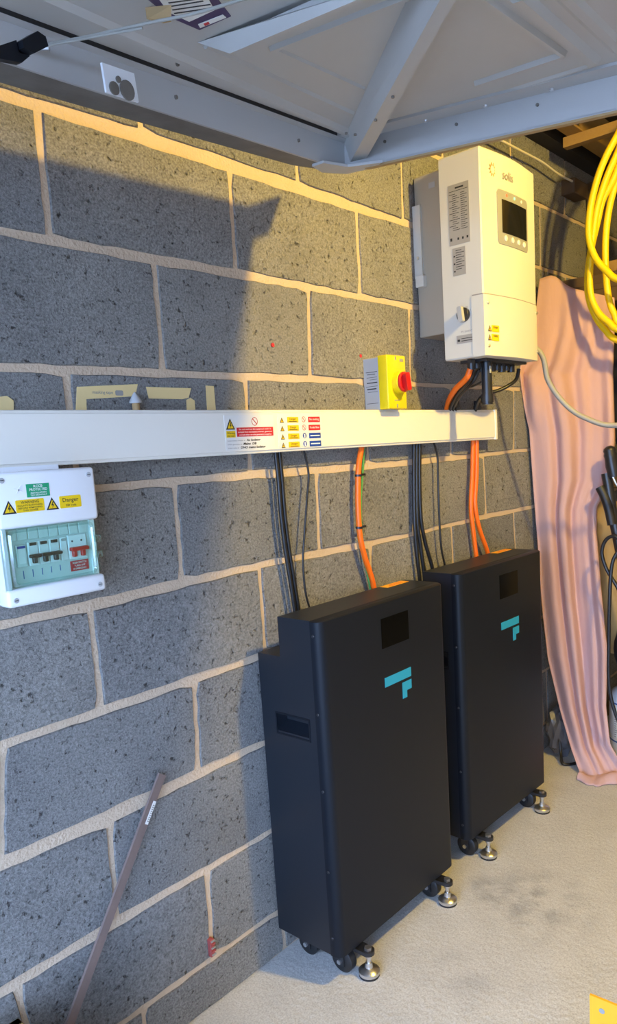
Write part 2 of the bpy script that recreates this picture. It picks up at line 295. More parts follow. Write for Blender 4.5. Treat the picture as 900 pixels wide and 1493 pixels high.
# ------------------------------------------------------------------ batteries
X0, X1, YF, YB, YW, ZT, ZB, ZS = .417, .925, -.218, -.087, -.012, .902, .083, .806
YS = YF+.030
def battery():
    root = thing('battery_cabinet', 'charcoal battery cabinet with teal logo, the one farther from the pink sheet', 'battery cabinet', (X0, YF, 0), 'battery cabinets on the concrete floor')
    # chassis: stepped side profile with a grip recess cut in each end
    bm = BM(); pf = [(YS, ZB), (YW, ZB), (YW, ZS), (YB, ZS), (YB, ZT), (YS, ZT)]
    prism(bm, [(X0, y, z) for y, z in pf], (X1-X0, 0, 0)); body = fin('chassis', bm, M['batside'], root)
    hy0, hy1, hz0, hz1 = -.165, -.062, .617, .664
    for xe, s in ((X0, 1), (X1, -1)):
        bm = BM(); prism(bm, [(xe-.01*s, hy0, hz0), (xe-.01*s, hy0, hz1), (xe+.034*s, hy0, hz1), (xe+.034*s, hy0, hz0+.022)], (0, hy1-hy0, 0))
        cut = fin('cut', bm, M['batside'], root); md = body.modifiers.new('b', 'BOOLEAN'); md.object = cut; md.operation = 'DIFFERENCE'; md.solver = 'EXACT'
        dg = bpy.context.evaluated_depsgraph_get(); me = bpy.data.meshes.new_from_object(body.evaluated_get(dg)); body.modifiers.clear(); body.data = me; bpy.data.objects.remove(cut)
        bm = BM(); a, b = xe-.0015*s, xe+.0005*s                                 # pressed lip round the grip
        for (p0, p1, r0, r1) in ((hy0-.004, hy1+.004, hz1, hz1+.004), (hy0-.004, hy1+.004, hz0-.004, hz0), (hy0-.004, hy0, hz0, hz1), (hy1, hy1+.004, hz0, hz1)): box(bm, min(a, b), max(a, b), p0, p1, r0, r1)
        fin('grip_lip', bm, M['bat'], root)
    # front cover with rounded upright edges
    bm = BM(); R = .022; plan = [(X0-.001, YS), (X0-.001, YF+R)]
    plan += [(X0-.001+R-R*math.cos(t), YF+R-R*math.sin(t)) for t in [math.radians(a) for a in (18, 36, 54, 72, 90)]]
    plan += [(X1+.001-R+R*math.sin(t), YF+R-R*math.cos(t)) for t in [math.radians(a) for a in (0, 18, 36, 54, 72, 90)]] + [(X1+.001, YS)]
    n = len(plan); cxm = (X0+X1)/2; rows = []
    for z, k in ((ZB-.004, .0035), (ZB-.001, 0), (ZT-.0025, 0), (ZT+.0005, .0035)):
        rows.append([bm.verts.new((x+(k if x < cxm else -k), y+(k if y < YS-.001 else 0), z)) for x, y in plan])
    for A, B in zip(rows, rows[1:]):
        for i in range(n): bm.faces.new((A[i], A[(i+1) % n], B[(i+1) % n], B[i]))
    bm.faces.new(rows[0][::-1]); bm.faces.new(rows[-1]); cover = fin('front_cover', bm, M['bat'], root, smooth=True)
    for z in (.868, .685, .50, .30, .13):
        for xe, s in ((X0-.001, -1), (X1+.001, 1)):
            bm = BM(); lathe(bm, (xe, YS-.009, z), (s, 0, 0), [(-.001, .0035), (.0012, .0035), (.0022, .002)], 10); fin('cover_screw', bm, M['blackp'], cover)
    # display, logo
    bm = BM(); prism(bm, [V((x, YF-.0008, z)) for x, z in ((.638, .787), (.752, .787), (.752, .862), (.638, .862))], (0, .002, 0)); fin('display', bm, M['screen'], root)
    bm = BM(); prism(bm, [V((x, YF-.0007, z)) for x, z in ((.642, .688), (.754, .688), (.754, .712), (.642, .712))], (0, .002, 0)); fin('logo_bar', bm, M['teal'], root)
    bm = BM(); prism(bm, [V((x, YF-.0007, z)) for x, z in ((.714, .638), (.733, .638), (.733, .656), (.754, .656), (.754, .680), (.714, .680))], (0, .002, 0)); fin('logo_hook', bm, M['teal'], root)
    # castors
    for cx in (X0+.062, X1-.062):
        for cy in (-.060, YF+.045):
            bm = BM(); box(bm, cx-.028, cx+.028, cy-.026, cy+.026, ZB-.006, ZB+.001, .001, 1); box(bm, cx-.018, cx-.014, cy-.013, cy+.013, .022, ZB-.004); box(bm, cx+.014, cx+.018, cy-.013, cy+.013, .022, ZB-.004)
            ca = fin('castor', bm, M['blackp'], root)
            bm = BM(); lathe(bm, (cx-.0125, cy, .032), (1, 0, 0), [(0, .027), (.003, .032), (.022, .032), (.025, .027)], 24); fin('wheel', bm, M['black'], ca, smooth=True)
            bm = BM(); cyl(bm, (cx-.022, cy, .032), (cx+.022, cy, .032), .006, n=10); fin('axle_bolt', bm, M['zinc'], ca)
    # screw-down levelling feet on lugs in front
    for fx in (X0+.083, X1-.066):
        fy = YF-.016; bm = BM()
        pts = [(fx-.016, YF+.05), (fx-.016, fy)] + [(fx-.016*math.cos(t), fy-.016*math.sin(t)) for t in [math.pi*i/8 for i in range(1, 8)]] + [(fx+.016, fy), (fx+.016, YF+.05)]
        prism(bm, [V((x, y, .058)) for x, y in pts], (0, 0, .010)); box(bm, fx-.016, fx+.016, YF+.035, YF+.05, .06, ZB+.002)
        ft = fin('levelling_foot', bm, M['blackp'], root, smooth=True)
        bm = BM(); lathe(bm, (fx, fy, .0), (0, 0, 1), [(.004, .0245), (.007, .0265), (.014, .0265), (.019, .021), (.022, .010), (.03, .0085), (.034, .0085)], 24); fin('foot_pad', bm, M['zinc'], ft, smooth=True)
        bm = BM(); lathe(bm, (fx, fy, 0), (0, 0, 1), [(0, .0255), (.0055, .0255)], 24); fin('rubber_ring', bm, M['black'], ft)
        bm = BM(); cyl(bm, (fx, fy, .025), (fx, fy, .072), .0055, n=10); cyl(bm, (fx, fy, .068), (fx, fy, .075), .0095, n=6); cyl(bm, (fx, fy, .048), (fx, fy, .058), .0085, n=12); fin('foot_bolt', bm, M['zinc'], ft)
    # orange sticker on the lid
    bm = BM(); prism(bm, [(X1-.118, -.117, ZT), (X1-.020, -.117, ZT), (X1-.020, -.090, ZT), (X1-.118, -.090, ZT)], (0, 0, .0008)); st = fin('warning_sticker', bm, M['orlab'], root)
    bm = BM()
    for i in range(3): box(bm, X1-.105+.01*i, X1-.035, -.112+.007*i, -.1105+.007*i, ZT+.0008, ZT+.0011)
    fin('sticker_print', bm, M['redlab'], st)
    return root
def copy_tree(o, parent=None):
    c = o.copy(); COL.objects.link(c); c.parent = parent; ORG[c.name] = ORG.get(o.name, V())
    for ch in list(o.children): copy_tree(ch, c)
    return c
b1 = battery()
b2 = copy_tree(b1); b2.location = (1.052, -.192, 0); b2.rotation_euler = (0, 0, -.022)
b2['label'] = 'charcoal battery cabinet with teal logo, standing next to the pink sheet'

# ------------------------------------------------------------------ trunking along the wall
TZ0, TZ1, TY, TX1 = 1.278, 1.376, -.052, 1.552
tk = thing('cable_trunking', 'long white plastic cable trunking fixed across the block wall', 'cable trunking', (0, 0, TZ0))
bm = BM(); box(bm, -1.5, TX1-.012, TY+.004, .001, TZ0, TZ1, .0015, 1); fin('trunking_base', bm, M['trunk'], tk)
bm = BM(); box(bm, -1.5, TX1-.0125, TY, TY+.006, TZ0+.006, TZ1-.006, .001, 1); lid = fin('trunking_lid', bm, M['trunk'], tk)
bm = BM(); box(bm, TX1-.014, TX1, TY-.002, .001, TZ0-.001, TZ1+.001, .002, 2); fin('end_cap', bm, M['trunk'], tk)
FN = V((0, -1, 0)); FX = V((1, 0, 0)); FZ = V((0, 0, 1))
def plate(name, px, y, m, parent, t=.0006):
    bm = BM(); prism(bm, [at(a, b, y) for a, b in px], (0, -t, 0)); return fin(name, bm, m, parent)
def plate2(name, x0, x1, z0, z1, y, m, parent, t=.0006, r=0):
    bm = BM(); pts = rrect(x0, x1, z0, z1, r) if r else [(x0, z0), (x1, z0), (x1, z1), (x0, z1)]
    prism(bm, [V((a, y, b)) for a, b in pts], (0, -t, 0)); return fin(name, bm, m, parent)
def words(lines, y, m, parent, name='lettering', bold=.012):
    """lines: (string, x centre or left, baseline z, width, height, align)"""
    bm = BM()
    for s, x, z, w, h, al in lines: text(s, (x, y, z), FX, FZ, w, h, al, bm=bm, bold=bold, shear=.2 if name == 'handwriting' else 0)
    return fin(name, bm, m, parent)
def tri_sign(x, z, w, y, parent):
    h = w*.92; bm = BM(); prism(bm, [V((x-w/2, y, z)), V((x+w/2, y, z)), V((x, y, z+h))], (0, -.0005, 0)); o = fin('hazard_triangle', bm, M['ink'], parent)
    bm = BM(); k = .10*w; prism(bm, [V((x-w/2+k*1.7, y-.0005, z+k)), V((x+w/2-k*1.7, y-.0005, z+k)), V((x, y-.0005, z+h-k*1.9))], (0, -.0003, 0)); fin('triangle_field', bm, M['yellab'], o)
    bm = BM(); pts = [(.03, .66), (-.11, .36), (.0, .36), (-.03, .14), (.12, .44), (.01, .44), (.10, .66)]
    prism(bm, [V((x+a*w, y-.0008, z+b*h)) for a, b in pts], (0, -.0003, 0)); fin('lightning_bolt', bm, M['ink'], o); return o
def ring(x, z, r, y, m, parent, name, bar=True, fill=False):
    bm = BM(); n = 20
    A = [bm.verts.new((x+r*math.cos(6.2832*i/n), y, z+r*math.sin(6.2832*i/n))) for i in range(n)]
    if fill: bm.faces.new(A)
    else:
        k = .84; B = [bm.verts.new((x+k*r*math.cos(6.2832*i/n), y, z+k*r*math.sin(6.2832*i/n))) for i in range(n)]
        for i in range(n): bm.faces.new((A[i], A[(i+1) % n], B[(i+1) % n], B[i]))
    if bar:
        s = r*.70; t = r*.08; prism(bm, [V((x-s-t, y, z+s-t)), V((x-s+t, y, z+s+t)), V((x+s+t, y, z-s+t)), V((x+s-t, y, z-s-t))], (0, -.0001, 0))
    return fin(name, bm, m, parent)
y0 = TY-.0009; y1 = y0-.0007; y2 = y1-.0004
a, b = at(327, 606, TY), at(400, 660, TY)
s1 = plate2('safety_label', a.x-.002, b.x+.004, TZ0+.010, TZ1-.012, TY, M['paper'], lid)
xa = at(335, 615, TY).x; tri_sign(xa, 1.333, .026, y0, lid)
s = plate2('warning_plate', xa-.013, xa+.013, 1.316, 1.330, y0, M['yellab'], lid); words([('Warning', xa, 1.3235, .022, .004, 'CENTER'), ('Dual supply', xa, 1.318, .021, .003, 'CENTER')], y1, M['ink'], lid)
xr0, xr1 = at(345, 630, TY).x, at(398, 630, TY).x; xm = (xr0+xr1)/2
plate2('notice_plate', xr0, xr1, 1.317, 1.337, y0, M['redlab'], lid)
words([('Do not work on this equipment until it is', xm, 1.3315, (xr1-xr0)*.88, .0032, 'CENTER'), ('isolated from the battery inverter, generator', xm, 1.3255, (xr1-xr0)*.94, .0032, 'CENTER'), ('and all other on-site generation supplies', xm, 1.3195, (xr1-xr0)*.88, .0032, 'CENTER')], y1, M['inkw'], lid)
ring(xm, 1.350, .0095, y0, M['inkr'], lid, 'prohibition_ring')
xl = xa-.011
words([('Isolate battery inverter at', xl, 1.3075, .052, .0028, 'LEFT'), ('Isolate generation at', xl, 1.2995, .042, .0028, 'LEFT'), ('Isolate mains at', xl, 1.2915, .032, .0028, 'LEFT')], y0, M['inkg'], lid)
words([('Ac Isolator', xl+.056, 1.3070, .044, .0048, 'LEFT'), ('Mains  DB', xl+.046, 1.2988, .040, .0050, 'LEFT'), ('DNO mains Isolator', xl+.037, 1.2908, .078, .0050, 'LEFT')], y0, M['ink'], lid, 'handwriting', .035)
a, b = at(404, 606, TY), at(470, 655, TY)
plate2('safety_label', a.x, b.x+.004, TZ0+.010, TZ1-.010, TY, M['paper'], lid)
xt, xd, xq, xs = at(411, 620, TY).x, at(427, 620, TY).x, at(443, 620, TY).x, at(458, 620, TY).x
for i, z in enumerate((1.352, 1.3325, 1.313, 1.2935)):
    tri_sign(xt, z-.006, .013, y0, lid); plate2('danger_plate', xd-.019, xd+.019, z-.006, z+.007, y0, M['yellab'], lid)
    words([('Danger', xd, z, .022, .005, 'CENTER')], y1, M['ink'], lid)
    bm = BM(); box(bm, xd-.014, xd+.014, y1-.0002, y1, z-.0042, z-.0028); fin('small_print', bm, M['ink'], lid)
    mm = M['redlab'] if i < 2 else M['blue']
    plate2('notice_plate', xs-.021, xs+.021, z-.006, z+.007, y0, mm, lid)
    if i < 2: words([(('No smoking', 'No naked flames')[i], xs, z-.0014, .034, .0055, 'CENTER')], y1, M['inkw'], lid); ring(xq, z+.001, .0068, y0, M['inkr'], lid, 'prohibition_ring')
    else:
        bm = BM(); box(bm, xs-.017, xs+.017, y1-.0002, y1, z-.001, z+.0016); fin('small_print', bm, M['inkw'], lid)
        ring(xq, z+.001, .0066, y0, M['blue'], lid, 'mandatory_sign', False, True); bm = BM(); box(bm, xq-.0022, xq+.0022, y0-.0004, y0, z-.004, z+.005); fin('pictogram', bm, M['inkw'], lid)

# ------------------------------------------------------------------ consumer unit
CX0, CX1, CYF = -.210, -.026, -.102
cu = thing('consumer_unit', 'white consumer unit with a green tinted window over the breakers', 'fuse box', ((CX0+CX1)/2, 0, 1.045))
bm = BM(); box(bm, CX0+.004, CX1-.004, -.066, .001, 1.048, 1.272, .006, 3); box(bm, CX0+.03, CX1-.045, -.06, 0, 1.268, 1.280); fin('enclosure', bm, M['white'], cu, smooth=True)
ZW0, ZW1 = 1.078, 1.179
bm = BM()                                                       # cover: top part, bottom part, hollow in the middle
box(bm, CX0, CX1, CYF, -.064, ZW1, 1.272, .006, 3); box(bm, CX0, CX1, CYF, -.064, 1.048, ZW0, .006, 3); box(bm, CX0, CX0+.012, CYF+.006, -.064, ZW0-.003, ZW1+.003); box(bm, CX1-.010, CX1, CYF+.020, -.064, ZW0-.003, ZW1+.003)
cov = fin('cover', bm, M['white'], cu, smooth=True)
for (x, z) in ((CX1-.013, 1.259), (CX0+.013, 1.259), (CX1-.013, 1.060), (CX0+.013, 1.060)):
    bm = BM(); lathe(bm, (x, CYF-.0005, z), FN, [(-.002, .0045), (.0006, .0045), (.0008, .0035)], 14); sc = fin('cover_screw', bm, M['grey_pl'], cov); bm = BM(); box(bm, x-.003, x+.003, CYF-.0016, CYF-.001, z-.0006, z+.0006); fin('screw_slot', bm, M['ink'], sc)
YM = -.078
bm = BM(); box(bm, CX0+.012, CX1-.010, YM, -.064, ZW0-.003, ZW1+.003); deck = fin('module_deck', bm, M['pale'], cu)
iw0, iw1 = CX0+.020, CX1-.020
for i in range(8):
    x = iw0+(iw1-iw0)*i/7.6; bm = BM(); box(bm, x, x+.0170, YM-.003, YM, 1.156, 1.1755, .0008, 1); fin('blank_module', bm, M['pale'], deck)
bm = BM(); box(bm, iw0+.012, iw0+.030, YM-.006, YM, 1.111, 1.149, .001, 1); md = fin('meter_module', bm, M['pale'], deck); bm = BM(); box(bm, iw0+.015, iw0+.027, YM-.0065, YM-.0058, 1.117, 1.142); fin('module_face', bm, M['white'], md); bm = BM(); box(bm, iw0+.014, iw0+.028, YM-.0068, YM-.0058, 1.143, 1.147); fin('blue_strip', bm, M['blue'], md)
for i in range(3):
    x = iw0+.033+.0195*i; bm = BM(); box(bm, x, x+.0185, YM-.006, YM, 1.111, 1.152, .001, 1); br = fin('breaker', bm, M['white'], deck)
    bm = BM(); box(bm, x+.003, x+.0145, YM-.0085, YM-.005, 1.1455, 1.1505); fin('terminal_slot', bm, M['ink'], br)
    bm = BM(); box(bm, x-.0005, x+.019, YM-.016, YM-.005, 1.1245, 1.1305, .002, 2); box(bm, x+.005, x+.012, YM-.013, YM-.004, 1.115, 1.126, .001, 1); fin('toggle', bm, M['blackp'], br)
x = iw0+.0925; bm = BM(); box(bm, x, x+.013, YM-.006, YM, 1.111, 1.152, .001, 1); br = fin('test_module', bm, M['white'], deck); bm = BM(); box(bm, x+.002, x+.011, YM-.008, YM-.005, 1.1455, 1.1500, .001, 1); fin('test_button', bm, M['grey_pl'], br)
x = iw0+.1075; bm = BM(); box(bm, x, x+.036, YM-.006, YM, 1.111, 1.154, .001, 1); br = fin('main_switch', bm, M['white'], deck)
bm = BM(); box(bm, x+.001, x+.035, YM-.016, YM-.005, 1.1255, 1.1325, .002, 2); box(bm, x+.005, x+.012, YM-.013, YM-.004, 1.115, 1.127, .001, 1); box(bm, x+.022, x+.029, YM-.013, YM-.004, 1.115, 1.127, .001, 1); fin('toggle', bm, M['red'], br)
for k in (.008, .026): bm = BM(); cyl(bm, (x+k, YM-.005, 1.143), (x+k, YM-.0066, 1.143), .0018, n=10); fin('terminal_hole', bm, M['ink'], br)
plate2('red_notice', iw0+.110, iw1+.002, 1.0885, 1.107, YM-.001, M['redlab'], deck)
words([('MAIN SWITCH', iw0+.128, 1.1015, .027, .0034, 'CENTER'), ('TURN OFF', iw0+.128, 1.0962, .022, .0032, 'CENTER'), ('IN EMERGENCY', iw0+.128, 1.0910, .026, .0032, 'CENTER')], YM-.0018, M['inkw'], deck)
for i in range(5):
    bm = BM(); x = iw0+.022+.017*i; box(bm, x, x+.0014, YM-.0006, YM-.0001, 1.090+.001*i, 1.104); fin('circuit_marking', bm, M['bluecap'], deck)
# hinged tinted window
bm = BM(); pts = rrect(CX0+.012, CX1-.006, ZW0+.001, ZW1-.001, .008); prism(bm, [V((a, CYF+.004, b)) for a, b in pts], (0, .0022, 0)); win = fin('window', bm, M['glass'], cu)
bm = BM(); pts = rrect(CX0+.014, CX1-.012, ZW0+.003, ZW1-.003, .009, 5); pin = rrect(CX0+.0175, CX1-.0155, ZW0+.0065, ZW1-.0065, .007, 5); n = len(pts)
A = [bm.verts.new((a, CYF+.004, b)) for a, b in pts]; B = [bm.verts.new((a, CYF+.001, b)) for a, b in pin]; C_ = [bm.verts.new((a, CYF+.004, b)) for a, b in [(q[0]*.97+((CX0+CX1)/2)*.03, q[1]*.97+((ZW0+ZW1)/2)*.03) for q in pin]]
for P_, Q_ in ((A, B), (B, C_)):
    for i in range(n): bm.faces.new((P_[i], P_[(i+1) % n], Q_[(i+1) % n], Q_[i]))
fin('window_rim', bm, M['clear'], win)
bm = BM(); cyl(bm, (CX0+.006, CYF+.006, ZW0), (CX0+.006, CYF+.006, ZW1), .0055, n=14); fin('hinge', bm, M['clear'], win)
for z in (1.108, 1.136): bm = BM(); box(bm, CX1-.008, CX1+.003, CYF+.004, CYF+.012, z, z+.014, .002, 2); fin('catch', bm, M['clear'], win)
# stickers on the cover
y0 = CYF; y1 = CYF-.0007
xc = at(55, 708, CYF).x; plate2('protected_sticker', xc-.021, xc+.020, 1.228, 1.250, y0, M['green'], cov)
words([('RCCB', xc, 1.2440, .016, .0042, 'CENTER'), ('PROTECTED', xc, 1.2385, .032, .0042, 'CENTER'), ('INSTALLATION', xc, 1.2335, .028, .0028, 'CENTER'), ('TEST MONTHLY', xc, 1.2298, .030, .0026, 'CENTER')], y1, M['inkw'], cov)
xw = at(43, 729, CYF).x; plate2('warning_sticker', xw-.025, xw+.025, 1.204, 1.225, y0, M['yellab'], cov, .0006, .002)
words([('WARNING', xw, 1.2185, .032, .0048, 'CENTER'), ('ISOLATE ELSEWHERE', xw, 1.2140, .044, .0028, 'CENTER'), ('BEFORE REMOVING', xw, 1.2098, .042, .0028, 'CENTER'), ('THIS COVER', xw, 1.2058, .027, .0028, 'CENTER')], y1, M['ink'], cov)
xw = at(102, 723, CYF).x; plate2('danger_sticker', xw-.021, xw+.020, 1.204, 1.225, y0, M['yellab'], cov, .0006, .002)
words([('Danger', xw, 1.2145, .030, .0072, 'CENTER'), ('230 Volts', xw, 1.2070, .020, .0036, 'CENTER')], y1, M['ink'], cov)
tri_sign(at(13, 740, CYF).x, 1.2035, .024, y0, cov); tri_sign(at(76, 733, CYF).x, 1.2035, .023, y0, cov)
bm = BM()
for p in ([(-.14, 1.236), (-.1375, 1.236), (-.1290, 1.249), (-.1315, 1.249)], [(-.142, 1.243), (-.142, 1.2455), (-.129, 1.2405), (-.129, 1.238)]): prism(bm, [V((a, CYF, b)) for a, b in p], (0, -.0008, 0))
bmesh.ops.translate(bm, verts=bm.verts, vec=(xc-.021-.013+.135, 0, 0)); fin('moulded_emblem', bm, M['white'], cov)

# ------------------------------------------------------------------ rotary isolator
IX0, IX1 = .900, .984
iso = thing('rotary_isolator', 'yellow isolator box with a red rotary knob above the trunking', 'isolator switch', (.942, 0, TZ1))
bm = BM(); box(bm, IX0, IX1, -.052, .001, TZ1, 1.516, .002, 2); base = fin('grey_base', bm, M['grey_pl'], iso)
bm = BM(); box(bm, IX0-.001, IX1+.001, -.082, -.050, TZ1+.0005, 1.520, .003, 3); fin('yellow_lid', bm, M['yelbox'], iso, smooth=True)
bm = BM(); box(bm, .936, .940, -.0835, -.081, 1.507, 1.5165); box(bm, .936, .940, -.0835, -.081, 1.379, 1.389); fin('lid_slot', bm, M['inkg'], iso)
bm = BM(); box(bm, .958, .974, -.0828, -.0818, 1.503, 1.511); box(bm, .927, .950, -.0826, -.0818, 1.3985, 1.4005); fin('moulded_mark', bm, M['inkg'], iso)
kc = V((.946, -.082, 1.447))
bm = BM(); lathe(bm, kc, FN, [(0, .030), (.016, .029), (.018, .027)], 28); fin('yellow_collar', bm, M['yelbox'], iso, smooth=True)
bm = BM(); lathe(bm, kc+FN*.017, FN, [(0, .027), (.006, .027), (.008, .025), (.0082, .022), (.003, .0215)], 28); dial = fin('red_dial', bm, M['red'], iso, smooth=True)
bm = BM(); ca, sa = math.cos(math.radians(100)), math.sin(math.radians(100))
prism(bm, [kc+FN*.019+FX*(a*ca-b*sa)+FZ*(a*sa+b*ca) for a, b in rrect(-.024, .024, -.010, .010, .006)], FN*.017); fin('grip', bm, M['red'], dial, smooth=True)
bm = BM(); cyl(bm, kc+FN*.018+V((-.020, 0, .014)), kc+FN*.0195+V((-.020, 0, .014)), .003, n=10); fin('padlock_hole', bm, M['ink'], iso)
def side_words(parent, x, rows, m, name='print'):
    """print lines on a face that looks towards -x; rows: (y0, y1, z, height)"""
    bm = BM()
    for a, b, z, h in rows: box(bm, x-.0003, x+.0002, min(a, b), max(a, b), z, z+h)
    return fin(name, bm, m, parent)
side_words(base, IX0, [(-.047, -.008, 1.478, .0016), (-.040, -.012, 1.472, .0016), (-.046, -.010, 1.464, .001), (-.046, -.020, 1.458, .001), (-.046, -.010, 1.449, .0025), (-.046, -.006, 1.440, .001), (-.042, -.010, 1.432, .003), (-.046, -.012, 1.425, .001), (-.046, -.008, 1.394, .0012)], M['ink'])

# ------------------------------------------------------------------ inverter
NX0, NX1, NYF, NYB, NZ0, NZ1 = 1.130, 1.452, -.250, -.121, 1.508, 2.054
inv = thing('solar_inverter', 'tall cream wall-mounted inverter with a dark screen and four buttons', 'inverter', ((NX0+NX1)/2, 0, NZ0))
bm = BM(); box(bm, 1.180, 1.415, NYB-.004, -.003, 1.592, 2.045, .002, 1); hs = fin('heat_sink', bm, M['heat'], inv)
for i in range(8):
    z = 1.62+.055*i; bm = BM(); cyl(bm, (1.1815, -.110, z), (1.1785, -.110, z), .0028, n=8); fin('rivet', bm, M['zinc'], hs)
bm = BM(); box(bm, 1.1790, 1.1805, -.075, -.055, 2.003, 2.018); fin('grey_patch', bm, M['grey_pl'], hs)
bm = BM(); box(bm, 1.20, 1.39, -.024, .001, 1.74, 1.96); box(bm, 1.172, 1.181, -.026, .001, 1.762, 1.965); box(bm, 1.164, 1.181, -.034, -.006, 1.735, 1.768, .001, 1); fin('wall_bracket', bm, M['inv'], inv)
bm = BM(); cyl(bm, (1.173, -.014, 1.818), (1.168, -.014, 1.818), .005, n=8); fin('bracket_bolt', bm, M['zinc'], inv)
# main case: plan with gently bowed front, rounded upper front edge
def case_plan(k=0.0):
    out = [(NX0+k, NYB), (NX0+k, NYF+.004)]
    for i in range(11):
        t = i/10; out.append((NX0+k+(NX1-NX0-2*k)*(.010+.980*t), NYF+k-.012*math.sin(math.pi*t)))
    return out+[(NX1-k, NYF+.004), (NX1-k, NYB)]
bm = BM(); rows = []
for z, k in ((NZ0, .004), (NZ0+.004, 0), (NZ1-.005, 0), (NZ1, .005)): rows.append([bm.verts.new((x, y, z)) for x, y in case_plan(k)])
n = len(rows[0])
for A, B in zip(rows, rows[1:]):
    for i in range(n): bm.faces.new((A[i], A[(i+1) % n], B[(i+1) % n], B[i]))
bm.faces.new(rows[0][::-1]); bm.faces.new(rows[-1]); case = fin('case', bm, M['inv'], inv, smooth=True)
ZL = 1.672                                              # terminal cover below this height
bm = BM(); rows = []; off = .0025
cp = [(x, y-off) for x, y in case_plan()[2:-2]]; cp = [(NX0-off*.6, -.212), (NX0-off*.6, NYF+.002-off)]+cp+[(NX1+off*.6, NYF+.002-off), (NX1+off*.6, -.212)]
for z in (NZ0+.001, ZL): rows.append([bm.verts.new((x, y, z)) for x, y in cp])
for i in range(len(cp)): bm.faces.new((rows[0][i], rows[0][(i+1) % len(cp)], rows[1][(i+1) % len(cp)], rows[1][i]))
bm.faces.new(rows[0][::-1]); bm.faces.new(rows[1]); tcov = fin('terminal_cover', bm, M['inv'], inv, smooth=True)
bm = BM(); rows = []; off2 = .0004
cp2 = [(x, y-off2) for x, y in case_plan()[2:-2]]; cp2 = [(NX0-off2, -.214), (NX0-off2, NYF+.003)]+cp2+[(NX1+off2, NYF+.003), (NX1+off2, -.214)]
for z in (ZL, ZL+.0035): rows.append([bm.verts.new((x, y, z)) for x, y in cp2])
for i in range(len(cp2)): bm.faces.new((rows[0][i], rows[0][(i+1) % len(cp2)], rows[1][(i+1) % len(cp2)], rows[1][i]))
bm.faces.new(rows[0][::-1]); bm.faces.new(rows[1]); fin('cover_seam', bm, M['inkg'], inv)
def fy(x, o=0): return NYF-.012*math.sin(math.pi*min(1, max(0, (x-NX0)/(NX1-NX0)-.0)))-o
for x, z in ((1.145, 1.650), (1.145, 1.535), (1.446, 1.650), (1.446, 1.535)):
    bm = BM(); y = fy(x, .0025); lathe(bm, (x, y+.001, z), FN, [(0, .0045), (.003, .0045), (.004, .003)], 10); fin('cover_screw', bm, M['zinc'], tcov)
def curved(name, pts, o, m, parent, t=.0008):
    """sticker that follows the bowed front: pts in (x, z)"""
    bm = BM(); xs = [p[0] for p in pts]; n = 28; x0, x1 = min(xs), max(xs)
    def zr(x):
        zs = []
        for (a, b), (c, d) in zip(pts, pts[1:]+pts[:1]):
            if (a-x)*(c-x) <= 0 and a != c: zs.append(b+(d-b)*(x-a)/(c-a))
        return min(zs), max(zs)
    A = []
    for i in range(n+1):
        x = x0+(x1-x0)*(.0005+.999*i/n); l, h = zr(x); y = fy(x, o)
        A.append([bm.verts.new(p) for p in ((x, y, l), (x, y, h), (x, y-t, h), (x, y-t, l))])
    for P_, Q_ in zip(A, A[1:]):
        for i in range(4): bm.faces.new((P_[i], P_[(i+1) % 4], Q_[(i+1) % 4], Q_[i]))
    bm.faces.new(A[0]); bm.faces.new(A[-1][::-1]); return fin(name, bm, m, parent)
def front_pts(px): return [(p.x, p.z) for p in [at(a, b, -.260) for a, b in px]]
# control panel with screen, buttons
q = front_pts([(725, 276), (769, 292), (772, 370), (727, 354)]); x0, x1 = q[0][0], q[1][0]; z1, z0 = (q[0][1]+q[1][1])/2, (q[2][1]+q[3][1])/2
cp_ = curved('control_panel', rrect(x0, x1, z0, z1, .010), -.001, M['bezel'], inv, .003)
q = front_pts([(731, 291), (767, 305), (768, 353), (732, 338)]); sx0, sx1 = q[0][0], q[1][0]; sz1, sz0 = (q[0][1]+q[1][1])/2, (q[2][1]+q[3][1])/2
curved('screen', [(sx0, sz0), (sx1, sz0), (sx1, sz1), (sx0, sz1)], .002, M['lcd'], cp_)
for i in range(4):
    x = sx0+(sx1-sx0)*(i+.45)/4; bm = BM(); lathe(bm, (x, fy(x, .002), z0+.018), FN, [(0, .0075), (.002, .0075), (.003, .006)], 14); fin('button', bm, M['paper'], cp_, smooth=True)
for i, mm in enumerate(('led_r', 'led_g', 'paper')):
    x = sx0+(sx1-sx0)*(i+.6)/3.4; bm = BM(); cyl(bm, (x, fy(x, .001), z1-.011), (x, fy(x, .0035), z1-.011), .004, n=10); fin('indicator_light', bm, M[mm], cp_)
# brand lettering and emblem
p = at(719, 247, -.258); bm = BM()
for i in range(10):
    t = 6.2832*i/10; c, s_ = math.cos(t), math.sin(t); r0, r1 = .0105, .0185; w = .0028
    prism(bm, [V((p.x+c*r0-s_*w, fy(p.x, .0004), p.z+s_*r0+c*w)), V((p.x+c*r0+s_*w, fy(p.x, .0004), p.z+s_*r0-c*w)), V((p.x+c*r1+s_*.001, fy(p.x, .0004), p.z+s_*r1-c*.001)), V((p.x+c*r1-s_*.001, fy(p.x, .0004), p.z+s_*r1+c*.001))], (0, -.0006, 0))
fin('sun_emblem', bm, M['copper'], case)
p = at(734, 257, -.259); bm = BM(); text('solis', (p.x+.020, fy(p.x+.02, .0018), p.z-.008), FX, FZ, .060, .024, 'CENTER', bm=bm); fin('brand_lettering', bm, M['inkg'], case)
